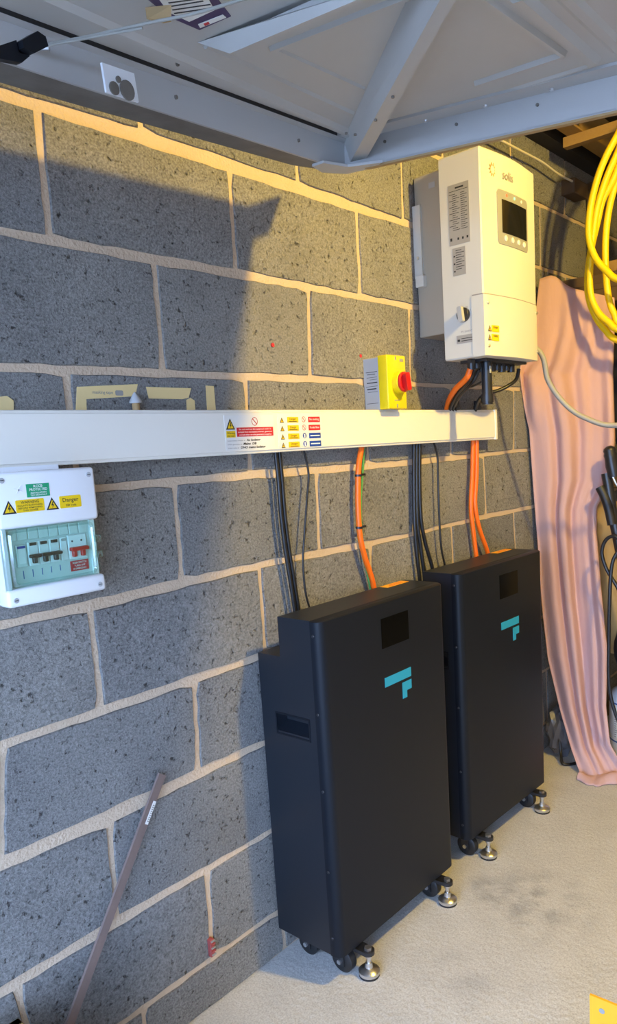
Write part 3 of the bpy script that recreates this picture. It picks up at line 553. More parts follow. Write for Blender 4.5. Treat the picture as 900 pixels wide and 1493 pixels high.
# danger stickers
for (cx_, cy_, s_) in ((721, 479, 'Danger'), (721, 492, 'WARNING')):
    p = at(cx_, cy_, -.258); x = p.x; curved('danger_sticker', [(x-.011, p.z-.009), (x+.024, p.z-.009), (x+.024, p.z+.009), (x-.011, p.z+.009)], .0025, M['yellab'], tcov)
    bm = BM(); text(s_, (x+.0065, fy(x, .0052), p.z+.001), FX, FZ, .026, .006, 'CENTER', bm=bm); fin('lettering', bm, M['ink'], tcov); tri_sign(x-.021, p.z-.008, .017, fy(x-.02, .0036), tcov)
# labels, rotary switch on the left end (faces -x)
def side_plate(name, ya, yb, z0, z1, m, parent, t=.0007): bm = BM(); box(bm, NX0-t, NX0+.0003, min(ya, yb), max(ya, yb), z0, z1); return fin(name, bm, m, parent)
def sp(x, y): p = at(x, y, NX0, 0); return p.y, p.z
(a0, c0), (a1, c1) = sp(653, 272), sp(686, 352); rl = side_plate('rating_label', a0, a1, c1, c0, M['siller'], case)
rows = [(a0-.010*(1 if i % 3 else 0)-.003, a0+(a1-a0)*(.35+.25*((i*7) % 5)/5), c0-.026-i*.0055, .0014) for i in range(18)]+[(a0+(a1-a0)*.6, a0+(a1-a0)*(.8+.1*((i*3) % 2)), c0-.026-i*.0055, .0014) for i in range(18)]+[(a0+(a1-a0)*.05, a1-(a1-a0)*.05, c0-.018, .0012), (a0+(a1-a0)*.35, a0+(a1-a0)*.75, c0-.012, .004), (a0+(a1-a0)*.05, a0+(a1-a0)*.14, c1+.012, .008), (a0+(a1-a0)*.40, a0+(a1-a0)*.48, c1+.012, .006), (a0+(a1-a0)*.62, a0+(a1-a0)*.70, c1+.012, .006), (a0+(a1-a0)*.84, a0+(a1-a0)*.92, c1+.012, .006)]
side_words(rl, NX0-.0007, rows, M['ink'])
(a0, c0), (a1, c1) = sp(660, 363), sp(680, 399); nl = side_plate('notice_label', a0, a1, c1, c0, M['siller'], case)
side_words(nl, NX0-.0007, [(a0+(a1-a0)*.25, a0+(a1-a0)*(.7+.2*(i % 2)), c0-.008-i*.0062, .0016) for i in range(9)]+[(a0+(a1-a0)*.08, a0+(a1-a0)*.2, c0-.024-.02*i, .004) for i in range(3)], M['ink'])
(a0, c0), (a1, c1) = sp(666, 490), sp(692, 498); nl = side_plate('caution_label', a0, a1, c1, c0, M['siller'], case)
side_words(nl, NX0-.0007, [(a0+(a1-a0)*.28, a0+(a1-a0)*.92, c1+(c0-c1)*(.25+.28*i), .0018) for i in range(2)]+[(a0+(a1-a0)*.06, a0+(a1-a0)*.2, c1+(c0-c1)*.25, .006)], M['ink'])
ky, kz = sp(677, 459)
bm = BM(); lathe(bm, (NX0, ky, kz), (-1, 0, 0), [(0, .019), (.010, .019), (.012, .017)], 24); kn = fin('rotary_switch', bm, M['blackp'], inv, smooth=True)
bm = BM(); t = math.radians(97); ca, sa = math.cos(t), math.sin(t)
prism(bm, [V((NX0-.011, ky-(a*ca-b*sa), kz+a*sa+b*ca)) for a, b in rrect(-.021, .021, -.007, .007, .005)], (-.014, 0, 0)); fin('switch_grip', bm, M['grey_pl'], kn)
bm = BM(); yy, zz = sp(682, 484); text('PV SWITCH', (NX0-.0006, yy, zz), (0, -1, 0), FZ, .040, .005, 'CENTER', bm=bm)
yy, zz = sp(680, 449); text('OFF', (NX0-.0006, yy, zz), (0, -1, 0), FZ, .010, .0035, 'CENTER', bm=bm); yy, zz = sp(692, 461); text('ON', (NX0-.0006, yy, zz), (0, -1, 0), FZ, .008, .0035, 'CENTER', bm=bm); fin('switch_lettering', bm, M['inkg'], case)
# connectors underneath
for i in range(9):
    x = 1.165+.030*i; bm = BM(); y = -.185; h = (.030, .026, .034, .022, .030, .026, .030, .024, .028)[i]
    cyl(bm, (x, y, NZ0+.003), (x, y, NZ0-.012), .0125, n=6); cyl(bm, (x, y, NZ0-.012), (x, y, NZ0-h), .0115, n=14); g = fin('cable_gland', bm, M['blackp'], inv)
    if i == 2: bm = BM(); cyl(bm, (x-.002, y-.0095, NZ0-.020), (x-.002, y-.0105, NZ0-.034), .008, n=12); fin('blue_tab', bm, M['blue'], g)
bm = BM(); box(bm, 1.18, 1.43, -.225, -.14, NZ0-.008, NZ0+.004); fin('gland_plate', bm, M['blackp'], inv)
p = at(710, 548, -.20); q = at(709, 590, -.20)
bm = BM(); cyl(bm, (p.x, -.20, NZ0+.002), (p.x, -.20, q.z+.028), .0155, n=18); cyl(bm, (p.x, -.20, q.z+.030), (p.x, -.20, q.z+.006), .019, n=10); cyl(bm, (p.x, -.20, q.z+.006), (p.x, -.20, q.z), .016, n=14); g = fin('data_logger_plug', bm, M['blackp'], inv, smooth=True)
bm = BM(); box(bm, p.x-.010, p.x-.002, -.2165, -.2145, NZ0-.040, NZ0-.020); fin('plug_label', bm, M['grey_pl'], g)

# ------------------------------------------------------------------ cables
def cable(name, pts, r, m, label, cat='cable', group=None):
    bm = BM(); tube(bm, pts, r); o = fin(name, bm, m, None, True, origin=pts[-1]); return tag(o, label, cat, group)
def pxl(lst, y, ax=1): return [at(a, b, c[0] if c else y, ax) for a, b, *c in lst]
CB = 'dangling cables between trunking and battery cabinets'
def drop(px, r, m, label, name='power_cable', y=-.024, end=None):
    P = pxl(px, y); P[0].z = TZ0+.004
    if end: P.append(V(end))
    return cable(name, P, r, m, label, 'cable', CB)
for i, dx in enumerate((0, 5.5)):
    drop([(402+dx, 662), (406+dx, 700), (410+dx, 750), (416+dx, 800), (424+dx, 850), (430+dx, 890), (434+dx, 925)], .0052, M['cable'], 'thick black cable of the pair hanging nearest the fuse box', y=-.024+.001*i)
drop([(443, 657), (450, 690), (448, 725), (444, 780), (442, 820), (446, 865), (454, 895), (458, 925)], .0028, M['cable'], 'thin wavy black cable hanging beside the thick black pair', 'data_cable')
o = drop([(528, 650), (523, 680), (522, 730), (525, 780), (532, 812), (543, 846), (550, 885)], .0078, M['orange'], 'single orange cable fastened with black cable ties')
for i, (a, b) in enumerate(((523, 693), (524, 769))):
    c = at(a, b, -.024); bm = BM(); lathe(bm, c-V((0, 0, .003)), (0, 0, 1), [(0, .0105), (.006, .0105)], 14); box(bm, c.x+.006, c.x+.024, c.y-.006, c.y, c.z-.002, c.z+.004); fin('cable_tie', bm, M['blackp'], o)
drop([(531, 650), (529, 685), (526, 730), (527, 770), (531, 810), (538, 845), (544, 885)], .0036, M['earth'], 'thin green earth cable beside the single orange cable', 'earth_cable', -.012)
for i, P in enumerate(([(604, 640), (604, 700), (605, 765), (609, 815), (613, 850), (614, 875)], [(608, 640), (608, 700), (609, 760), (614, 800), (619, 840), (622, 875)], [(612, 640), (612, 700), (614, 755), (620, 790), (631, 830), (636, 870)])):
    drop(P, .0060, M['cable'], 'black cable of the bundle of three between the orange cables', y=-.020-.003*i)
drop([(632, 636), (638, 665), (639, 700), (641, 760), (644, 800), (650, 830), (652, 860)], .0034, M['cable'], 'thin black cable hanging between the three-cable bundle and the orange pair', 'data_cable')
for i, P in enumerate(([(690, 636), (689, 690), (687, 740), (691, 780), (695, 815), (697, 840)], [(695, 636), (695, 690), (693, 735), (699, 770), (711, 805), (715, 835)])):
    drop(P, .0076, M['orange'], 'orange cable of the pair entering the cabinet next to the pink sheet', y=-.022-.006*i)
ZTT = TZ1-.004
def rise(px, r, m, label, name='power_cable', z0=None):
    P = [at(a, b, c) for a, b, c in px]; return cable(name, P, r, m, label, 'cable', 'cables between inverter and trunking')
rise([(686, 538, -.185), (680, 552, -.17), (664, 568, -.11), (654, 586, -.05), (651, 602, -.030)], .0085, M['orange'], 'orange cable running from under the inverter into the trunking')
rise([(698, 540, -.185), (690, 556, -.17), (672, 575, -.11), (662, 592, -.06), (659, 603, -.030)], .0058, M['cable'], 'black cable curving down beside the orange one under the inverter')
rise([(692, 540, -.185), (684, 556, -.17), (668, 574, -.11), (658, 592, -.06), (655, 603, -.030)], .0050, M['cable'], 'black cable curving down beside the orange one under the inverter')
rise([(704, 556, -.19), (690, 563, -.15), (676, 566, -.12), (668, 580, -.09), (664, 603, -.035)], .0030, M['cable'], 'thin black lead looping from the plug under the inverter', 'data_cable')
rise([(757, 538, -.185), (753, 553, -.18), (742, 562, -.17), (728, 569, -.15), (708, 575, -.12), (698, 584, -.08), (692, 603, -.035)], .0058, M['cable'], 'black cable sweeping from the far end under the inverter')
for (a, b, c, lab) in ((665, 594, -.05, 'black'), (696, 594, -.05, 'black')):
    p = at(a, b, c); bm = BM(); cyl(bm, (p.x, c, TZ1-.001), (p.x, c, TZ1+.012), .014, n=6); cyl(bm, (p.x, c, TZ1+.012), (p.x, c, TZ1+.028), .0115, n=14)
    tag(fin('trunking_gland', bm, M['blackp'], None, True, origin=(p.x, c, TZ1)), 'black cable gland on top of the trunking under the inverter', 'cable gland', 'glands on the trunking')
# grey conduit and thin cables on the right
P = [V((1.44, -.06, 1.62)), at(782, 508, 1.52, 0), at(800, 556, 1.55, 0), at(825, 590, 1.58, 0), at(855, 610, 1.60, 0), at(900, 620, 1.62, 0), V((1.66, -.60, 1.33)), V((1.72, -.85, 1.42)), V((1.8, -1.1, 1.62))]
cable('flexible_conduit', P, .0085, M['hose'], 'grey flexible conduit sagging from behind the inverter past the pink sheet', 'conduit')
P = [at(690, 182, -.045), at(728, 203, -.045), at(760, 220, -.045), at(790, 236, -.045), at(815, 254, -.045), at(838, 266, -.045)]
cable('thin_cable', P, .0042, M['wcable'], 'thin off-white cable strung along the wall above the inverter')

# ------------------------------------------------------------------ up-and-over garage door, open overhead
DC = V((.556, -.250, 1.921)); DU = V((-1, 0, -.034)).normalized(); DV = V((.06, -.55, -.037)).normalized()
DN = DV.cross(DU).normalized()
if DN.z < 0: DN = -DN
def D(u, v, w): return DC+DU*u+DV*v+DN*w
def dp(x, y, w=0): return atp(x, y, DC+DN*w, DN)
RIM = .058
door = thing('garage_door', 'white steel up-and-over garage door raised overhead, seen from underneath', 'garage door', DC)
LU, LV = 2.05, 2.0
bm = BM(); prism(bm, [D(0, 0, 0), D(LU, 0, 0), D(LU, LV, 0), D(0, LV, 0)], DN*.004); panel = fin('door_skin', bm, M['door'], door)
def slab(bm, u0, u1, v0, v1, w0, w1): prism(bm, [D(u0, v0, w0), D(u1, v0, w0), D(u1, v1, w0), D(u0, v1, w0)], DN*(w1-w0))
bm = BM(); slab(bm, .0, LU, -.006, 0, -RIM, 0); slab(bm, .0, LU, 0, .020, -.006, 0); fin('side_rail', bm, M['doorbeam'], door)
bm = BM(); slab(bm, .05, LU, .020, .0212, -.0062, 0); fin('shadow_gap_strip', bm, M['black'], door)  # black strip laid on the skin to draw the shadow gap beside the rail
bm = BM(); prism(bm, [D(.012, -.005, -RIM), D(LU, -.005, -RIM), D(LU, -.085, -RIM), D(.6, -.072, -RIM), D(.10, -.055, -RIM), D(.04, -.035, -RIM)], DN*.004); fin('rail_flange', bm, M['dirty'], door)
bm = BM(); slab(bm, -.006, 0, 0, LV, -RIM, 0); slab(bm, -.012, 0, 0, LV, -RIM-.002, -RIM+.002); slab(bm, 0, .045, 0, LV, -.005, 0); er = fin('end_rail', bm, M['doorbeam'], door)
bm = BM(); slab(bm, -.012, .001, .05, LV, -RIM-.006, -RIM-.002); fin('end_lip', bm, M['card'], door)
bm = BM(); pts = [(-.012, .06), (-.012, -.005), (.03, -.035), (.08, -.02), (.085, .012), (.03, .03), (.01, .10)]; prism(bm, [D(u, v, -RIM-.005) for u, v in pts], DN*.005); fin('corner_gusset', bm, M['doorbeam'], door)
for i in range(7):
    c = D(.012, .075+.125*i, -.005); bm = BM(); lathe(bm, c, -DN, [(0, .0045), (.003, .004), (.004, .002)], 10); fin('rivet', bm, M['zinc'], door)
    c = D(.0002, .10+.16*i, -.022); bm = BM(); cyl(bm, c, c+DU*.003, .0030, n=8); fin('rivet', bm, M['dirty'], door)
for a, b in ((258, 94), (256, 142), (435, 205)):
    c = atp(a, b, DC+DV*.0005, DV); bm = BM(); cyl(bm, c, c+DV*.003, .0032, n=8); fin('rivet', bm, M['dirty'], door)
# pressed ridges in the skin
def ridge(p0, p1, wd, h, m='door'):
    a, b = dp(*p0), dp(*p1); e = (b-a).normalized(); s = e.cross(DN).normalized()*wd/2
    bm = BM(); A = [bm.verts.new(p) for p in (a-s, a+s, a+s*.45-DN*h, a-s*.45-DN*h)]; B = [bm.verts.new(p) for p in (b-s, b+s, b+s*.45-DN*h, b-s*.45-DN*h)]
    for i in range(4): bm.faces.new((A[i], A[(i+1) % 4], B[(i+1) % 4], B[i]))
    bm.faces.new(A); bm.faces.new(B[::-1]); return fin('pressed_ridge', bm, M[m], door)
ridge((0, -35), (518, 196), .022, .009); ridge((300, 66), (514, 164), .012, .005); ridge((400, 69), (530, 128), .010, .004)
ridge((560, 188), (870, 92), .012, .004); ridge((694, 120), (822, 77), .014, .007); ridge((822, 77), (700, -10), .014, .007); ridge((865, 88), (755, -8), .030, .009); ridge((905, 72), (820, -10), .03, .004)
# diagonal brace: hat section, left slope reaches the skin, flat bottom hangs lower
def hat(L0, L1, M0, M1, R0_, R1_, h, m1, m2, name):
    a0, a1 = dp(*L0), dp(*L1); b0, b1 = dp(*M0, -h), dp(*M1, -h); c0, c1 = dp(*R0_, -h), dp(*R1_, -h)
    d0, d1 = c0+DN*h, c1+DN*h
    bm = BM(); vs0 = [bm.verts.new(p) for p in (a0, b0, c0, d0)]; vs1 = [bm.verts.new(p) for p in (a1, b1, c1, d1)]
    for i in range(4):
        f = bm.faces.new((vs0[i], vs0[(i+1) % 4], vs1[(i+1) % 4], vs1[i]))
    bm.faces.new(vs0); bm.faces.new(vs1[::-1]); return fin(name, bm, M[m1], door)
hat((488, 232), (620, -60), (505, 247), (675, -60), (526, 246), (698, -60), .045, 'door', 'door', 'diagonal_brace')
hat((288, 62), (560, -28), (335, 78), (620, -42), (350, 76), (650, -50), .026, 'door', 'door', 'cross_rib')
ridge((396, 70), (640, -25), .014, .006)
for a, b in ((505, 193), (548, 174), (573, 140), (518, 195)):
    c = dp(a, b, -.046); bm = BM(); cyl(bm, c, c-DN*.003, .0028, n=8); fin('rivet', bm, M['dirty'], door)
# lift cable, its clip and the pivot plate on the side rail
bm = BM(); tube(bm, [dp(a, b, -.03) for a, b in ((34, 70), (120, 55), (210, 35), (290, 18), (390, -12))], .0022, 8); fin('lift_cable', bm, M['hose'], door, True)
bm = BM(); tube(bm, [dp(a, b, -.034) for a, b in ((40, 72), (120, 57), (208, 41))], .0018, 8); fin('lift_cable', bm, M['hose'], door, True)
bm = BM(); c = dp(62, 68, -.032); e = (dp(74, 68, -.032)-c); cyl(bm, c-e*.6, c+e*.8, .006, n=12); fin('cable_ferrule', bm, M['zinc'], door)
def railp(x, y, o=.001): return atp(x, y, DC+DV*o, DV)
bm = BM(); prism(bm, [railp(a, b) for a, b in ((18, 65), (40, 52), (52, 60), (56, 74), (36, 84), (20, 76))], DV*.022); prism(bm, [railp(a, b) for a, b in ((-14, 72), (16, 62), (20, 80), (36, 85), (24, 95), (-14, 88))], DV*.012); fin('cable_clip', bm, M['bat'], door)
bm = BM(); prism(bm, [railp(a, b, .006) for a, b in ((146, 92), (193, 108), (200, 150), (153, 135))], DV*.004); pv = fin('pivot_plate', bm, M['white'], door)
for a, b, r in ((172, 116, .0045), (166, 129, .009), (185, 132, .0135)):
    c = railp(a, b, .0105); bm = BM(); lathe(bm, c, DV, [(0, r), (.002, r), (.0022, r*.8)], 18); fin('pivot_hole', bm, M['dirty'], pv)
# peeling sticker
bm = BM(); q = [dp(a, b, -.001) for a, b in ((206, -8), (292, -34), (337, 24), (291, 44), (249, 26))]; prism(bm, q, DN*.0008); sk = fin('maker_sticker', bm, M['purple'], door)
bm = BM(); q = [dp(a, b, -.0022) for a, b in ((222, -14), (288, -30), (313, 15), (276, 32), (246, 18))]; prism(bm, q, DN*.0008); fin('sticker_text_panel', bm, M['paper'], sk)
bm = BM(); q = [dp(a, b, -.0024) for a, b in ((289, 36), (325, 22), (330, 26), (292, 41))]; prism(bm, q, DN*.0008); fin('sticker_logo_panel', bm, M['paper'], sk)
bm = BM(); q = [dp(a, b, -.0028) for a, b in ((297, 35), (304, 32), (306, 35), (299, 38))]; prism(bm, q, DN*.0008); fin('sticker_logo_mark', bm, M['redlab'], sk)
bm = BM()
for i in range(7):
    t = .06+i/7*.9; a = dp(252-22*t, 23-40*t, -.0027); b = dp(311-21*t-(8 if i % 3 == 2 else 0), 14-38*t, -.0027); a = a.lerp(b, .06); s_ = (b-a).normalized().cross(DN)*.0012; prism(bm, [a-s_, b-s_, b+s_, a+s_], DN*.0006)
fin('sticker_print', bm, M['ink'], sk)
bm = BM(); a = [dp(212, 12, -.002), dp(214, 28, -.018), dp(238, 34, -.026), dp(250, 32, -.02), dp(250, 8, -.004)]; prism(bm, a, DN*.001); fin('peeled_flap', bm, M['card'], sk)

# ------------------------------------------------------------------ masking tape, small things on the wall
def tape(px, label):
    P = [at(a, b, -.0022) for a, b in px]; bm = BM(); prism(bm, P, (0, .0006, 0)); c = sum(P, V())/len(P)
    return tag(fin('masking_tape', bm, M['tape'], None, origin=c), label, 'tape', 'strips of masking tape on the blocks')
t = tape([(112, 564), (201, 560), (198, 575), (192, 578), (126, 582), (127, 612), (110, 612)], 'long yellowed masking tape strip with print, bent down to the trunking')
bm = BM(); text('masking tape', (at(150, 574, -.0026).x, -.0030, at(150, 574, -.0026).z), FX, FZ, .045, .006, 'CENTER', bm=bm); p = at(174, 573, -.0028); prism(bm, [V((p.x+a, -.0030, p.z+b)) for a, b in rrect(-.009, .009, -.005, .005, .003)], (0, .0003, 0)); fin('tape_print', bm, M['inkg'], t)
tape([(213, 564), (279, 566), (275, 580), (266, 582), (217, 581)], 'short level masking tape strip next to the grey cone')
tape([(272, 583), (278, 580), (284, 584), (286, 612), (273, 612)], 'small upright masking tape scrap below the short level strip')
tape([(300, 562), (312, 563), (316, 612), (303, 612)], 'single upright masking tape strip standing apart above the trunking')
tape([(-12, 580), (10, 577), (20, 584), (20, 612), (-12, 612)], 'masking tape scrap beside the long trunking near the fuse box')
p = at(198, 588, -.016); bm = BM(); cyl(bm, (p.x, -.016, TZ1-.001), (p.x, -.016, p.z+.002), .0075, n=12)
nz = fin('nozzle', bm, M['card'], None, True, origin=(p.x, -.016, TZ1)); tag(nz, 'small grey cone with a tan stub standing on the trunking', 'cone')
bm = BM(); lathe(bm, (p.x, -.016, p.z), (0, 0, 1), [(0, .0125), (.004, .0125), (.016, .006), (.022, .001)], 16); fin('cone_tip', bm, M['grey_pl'], nz, smooth=True)
p = at(308, 1381, -.004); bm = BM(); box(bm, p.x-.006, p.x+.006, -.010, .004, p.z-.022, p.z+.022, .002, 2)
wp = tag(fin('wall_plug', bm, M['brick_red'], None, origin=(p.x, 0, p.z)), 'dark red ribbed plastic plug set in the mortar joint low on the wall', 'wall plug')
for i in range(5): bm = BM(); box(bm, p.x-.004, p.x+.007, -.0125, -.008, p.z-.018+.0085*i, p.z-.0145+.0085*i); fin('rib', bm, M['brick_red'] if i % 2 else M['inkg'], wp)
for (a, b) in ((398, 503), (526, 519)):
    p = at(a, b, -.001); bm = BM(); cyl(bm, p+V((0, .002, 0)), p+V((0, -.0008, 0)), .005, n=9); tag(fin('paint_spot', bm, M['redlab'], None, origin=p), 'red paint spot on the block ' + ('beside the isolator' if a > 450 else 'away from the isolator'), 'paint spot')

# ------------------------------------------------------------------ leaning flat bar
TP = at(235, 1128, -.006); c1 = at(100, 1493, -.028)
BOT = TP+(c1-TP)*1.0; k = TP.z/(TP.z-c1.z); BOT = TP+(c1-TP)*k
E_ = (TP-BOT).normalized(); S_ = E_.cross(V((0, 1, 0))).normalized()
bar = thing('flat_bar', 'rusty brown steel flat bar leaning against the block wall', 'metal bar', BOT)
bm = BM(); hw = .0095; o = V((0, -.006, 0)); prism(bm, [BOT-S_*hw, BOT+S_*hw, TP+S_*hw, TP-S_*hw], o); fin('bar', bm, M['rust'], bar)
def barp(t, s): return BOT.lerp(TP, t)+S_*s+o*1.02
bm = BM(); prism(bm, [barp(.86, -.0088), barp(.86, -.001), barp(.925, -.001), barp(.925, -.0088)], V((0, -.0006, 0))); bl = fin('barcode_label', bm, M['paper'], bar)
bm = BM()
for i in range(9):
    t = .868+.0055*i; prism(bm, [barp(t, -.0075), barp(t, -.003), barp(t+.0025, -.003), barp(t+.0025, -.0075)], V((0, -.001, 0)))
fin('barcode_print', bm, M['inkg'], bl)

# ------------------------------------------------------------------ pink sheet over the shelving
LEFT = [(0, 787, 410, 1.93), (.05, 783, 440, 1.90), (.12, 778, 485, 1.87), (.17, 764, 525, 1.83), (.20, 751, 546, 1.81), (.235, 760, 572, 1.81), (.26, 764, 592, 1.82), (.31, 772, 628, 1.85), (.40, 777, 700, 1.87), (.52, 784, 790, 1.88), (.64, 790, 880, 1.89), (.75, 799, 960, 1.89), (.85, 817, 1035, 1.89), (.93, 834, 1094, 1.86), (1, 848, 1133, 1.815)]
RIGHT = [(0, 896, 434, 2.02), (.05, 897, 450, 2.02), (.12, 896, 490, 2.02), (.20, 894, 545, 2.02), (.31, 897, 640, 2.02), (.40, 893, 700, 2.02), (.47, 871, 738, 1.99), (.52, 870, 775, 1.98), (.64, 877, 860, 1.97), (.75, 886, 950, 1.96), (.85, 884, 1030, 1.96), (.93, 890, 1085, 1.93), (1, 912, 1124, 1.90)]
def lerp_tab(T, s):
    for a, b in zip(T, T[1:]):
        if s <= b[0]:
            t = (s-a[0])/(b[0]-a[0]); t2 = t*t*(3-2*t); return [a[i]+(b[i]-a[i])*(t*.6+t2*.4) for i in (1, 2, 3)]
    return list(T[-1][1:])
bm = BM(); NS, NT = 110, 70; grid = []
for i in range(NS+1):
    s = i/NS; l, r_ = lerp_tab(LEFT, s), lerp_tab(RIGHT, s); row = []
    for j in range(NT+1):
        t = j/NT; px = l[0]+(r_[0]-l[0])*t; py = l[1]+(r_[1]-l[1])*t; dx = l[2]+(r_[2]-l[2])*t
        if s < .05: py -= (1-s/.05)*12*math.exp(-((t-.18)/.16)**2)                      # gathered top corner
        w_ = t+.02*math.sin(2*s)
        fold = .022*math.sin(w_*10.5+1.0)*(.5+.7*s)+.010*math.sin(w_*23-1.6*s+1.7)*(.4+.6*t)+.004*math.sin(w_*43+3*s)*t
        fold += .030*math.exp(-((t-.30-.06*s)/.055)**2)*min(1, s*2.2)-.012*math.exp(-((t-.46-.05*s)/.05)**2)
        fold *= min(1, .25+s*4)
        if .12 < s < .32: fold += .016*math.sin(t*26+s*30)*math.exp(-(t/.18)**2)*math.sin((s-.12)/.20*math.pi)
        e_ = max(0, (s-.86)/.14); fold *= 1-.75*e_*e_*(3-2*e_)
        fold += .006*math.sin(s*46+t*7)*max(0, (s-.84)/.16)
        p = at(px, py, dx+fold, 0); p.z = max(p.z, .004); p.y = min(p.y, -.004); row.append(p)
    grid.append(row)
last = grid[-1]
for k in range(1, 9):                                                                  # hem lying on the floor
    row = []; g = k/8
    for j in range(NT+1):
        t = j/NT; b = last[j]; row.append(V((b.x-.075*g*(.35+.65*math.sin(.4+2.4*t)), b.y-.035*g*t, .004+(b.z-.004)*(1-g)+.020*math.sin(g*math.pi)*(.55+.45*math.sin(t*9+1.5)))))
    grid.append(row)
vs = [[bm.verts.new(p) for p in row] for row in grid]
for a, b in zip(vs, vs[1:]):
    for j in range(NT): bm.faces.new((a[j], a[j+1], b[j+1], b[j]))
o = fin('dust_sheet', bm, M['sheet'], None, True, origin=(1.9, -.2, 0)); sm = o.modifiers.new('thickness', 'SOLIDIFY'); sm.thickness = .003; sm.offset = 0
tag(o, 'stained pink cotton sheet hanging over the shelving down to the floor', 'sheet')

# ------------------------------------------------------------------ shelving and clutter behind the sheet
sh = thing('timber_shelving', 'rough dark timber shelving partly covered by the pink sheet', 'shelving', (2.5, -.25, 0))
for x in (2.47, 2.92):
    for y in (-.04, -.46):
        bm = BM(); box(bm, x-.022, x+.022, y-.032, y+.032, 0, 2.30, .002, 1); fin('upright', bm, M['darkwood'], sh)
for z in (.55, 1.12, 1.80):
    for k in range(3): bm = BM(); box(bm, 2.07, 2.95, -.48+.158*k, -.48+.158*k+.152, z, z+.022, .002, 1); fin('shelf_board', bm, M['darkwood'], sh)
    bm = BM(); box(bm, 2.07, 2.11, -.48, -.01, z-.05, z, .002, 1); fin('shelf_bearer', bm, M['darkwood'], sh)
p = at(842, 274, -.06); bm = BM(); box(bm, 2.215, 2.345, -.055, .002, 2.205, 2.262, .003, 1)
tag(fin('timber_offcut', bm, M['darkwood'], None, origin=(2.25, 0, 2.215)), 'short timber block fixed to the wall where the off-white cable ends', 'timber block')
bm = BM(); box(bm, 2.10, 2.42, -.30, -.05, 1.824, 1.862, .004, 1); tag(fin('timber_offcut', bm, M['darkwood'], None, origin=(2.26, -.17, 1.824)), 'rough timber offcut lying on the top shelf above the pink sheet', 'timber block')
bm = BM(); box(bm, 2.12, 2.30, -.27, -.20, 1.864, 1.905, .008, 2); tag(fin('small_block', bm, M['wood'], None, True, origin=(2.2, -.23, 1.864)), 'small pale orange block on the timber offcut behind the yellow cable', 'block')
for i, (x, y, r) in enumerate(((2.30, -.205, .020), (2.42, -.265, .022), (2.36, -.36, .018), (2.50, -.30, .02), (2.46, -.40, .017))):
    bm = BM(); cyl(bm, (x, y, 1.864 if i == 0 and False else 1.823), (x+.01, y-.005, 2.16+.03*(i % 3)), r, n=14); bmesh.ops.translate(bm, verts=bm.verts, vec=(.12, 0, 0))
    tag(fin('pipe_length', bm, M['pipe'], None, True, origin=(x+.12, y, 1.823)), 'brown pipe offcut standing on the top shelf behind the yellow cable', 'pipe', 'pipe offcuts standing on the top shelf')
# roof timbers
bm = BM(); box(bm, -1.7, 5.0, -.060, .10, 2.345, 2.445); wp_ = struct(fin('trim_1', bm, M['darkbeam']))
jo = [(-.165, -.105, 2.345, 2.445), (-.62, -.555, 2.345, 2.445), (-1.1, -1.035, 2.345, 2.445)]
for i, (a, b, c, d) in enumerate(jo):
    bm = BM(); box(bm, .62, 4.9, a, b, c, d, .002, 1); tag(fin('roof_joist', bm, M['wood'], None, origin=(2.8, a, c)), ('yellowish roof joist running along the wall above the inverter', 'roof joist over the yellow cable coil', 'roof joist farther from the block wall')[i], 'joist', 'roof joists')
bm = BM(); box(bm, 2.03, 2.065, -1.2, -.09, 2.31, 2.345, .001, 1); tag(fin('cross_batten', bm, M['wood'], None, origin=(2.03, -.7, 2.31)), 'thin timber batten nailed across under the roof joists', 'batten')
bm = BM(); prism(bm, [V((1.86, -.167, 2.35)), V((1.99, -.167, 2.35)), V((1.99, -.167, 2.44)), V((1.86, -.167, 2.44))], (0, -.002, 0)); np_ = tag(fin('nail_plate', bm, M['zinc'], None, origin=(1.92, -.167, 2.35)), 'toothed galvanised nail plate on the roof joist', 'nail plate')
for i in range(6):
    for j in range(4): bm = BM(); x, z = 1.87+.021*i, 2.36+.021*j; box(bm, x, x+.008, -.1705, -.168, z, z+.010); fin('tooth', bm, M['dirty'], np_)
bm = BM(); bmesh.ops.create_cube(bm, size=.001)
bm.free()
# lamp (out of the picture, lights the wall)
lm = thing('batten_lamp', 'bare warm bulb in a white batten holder under the roof', 'lamp', (LAMP.x, LAMP.y, 2.56))
bm = BM(); lathe(bm, (LAMP.x, LAMP.y, 2.56), (0, 0, -1), [(-.002, .045), (.02, .045), (.03, .025), (.085, .022)], 20); fin('holder', bm, M['white'], lm, smooth=True)
bm = BM(); lathe(bm, (LAMP.x, LAMP.y, 2.485), (0, 0, -1), [(0, .014), (.03, .018), (.07, .030), (.095, .028), (.112, .015), (.118, .002)], 20); fin('bulb', bm, M['bulb'], lm, smooth=True)

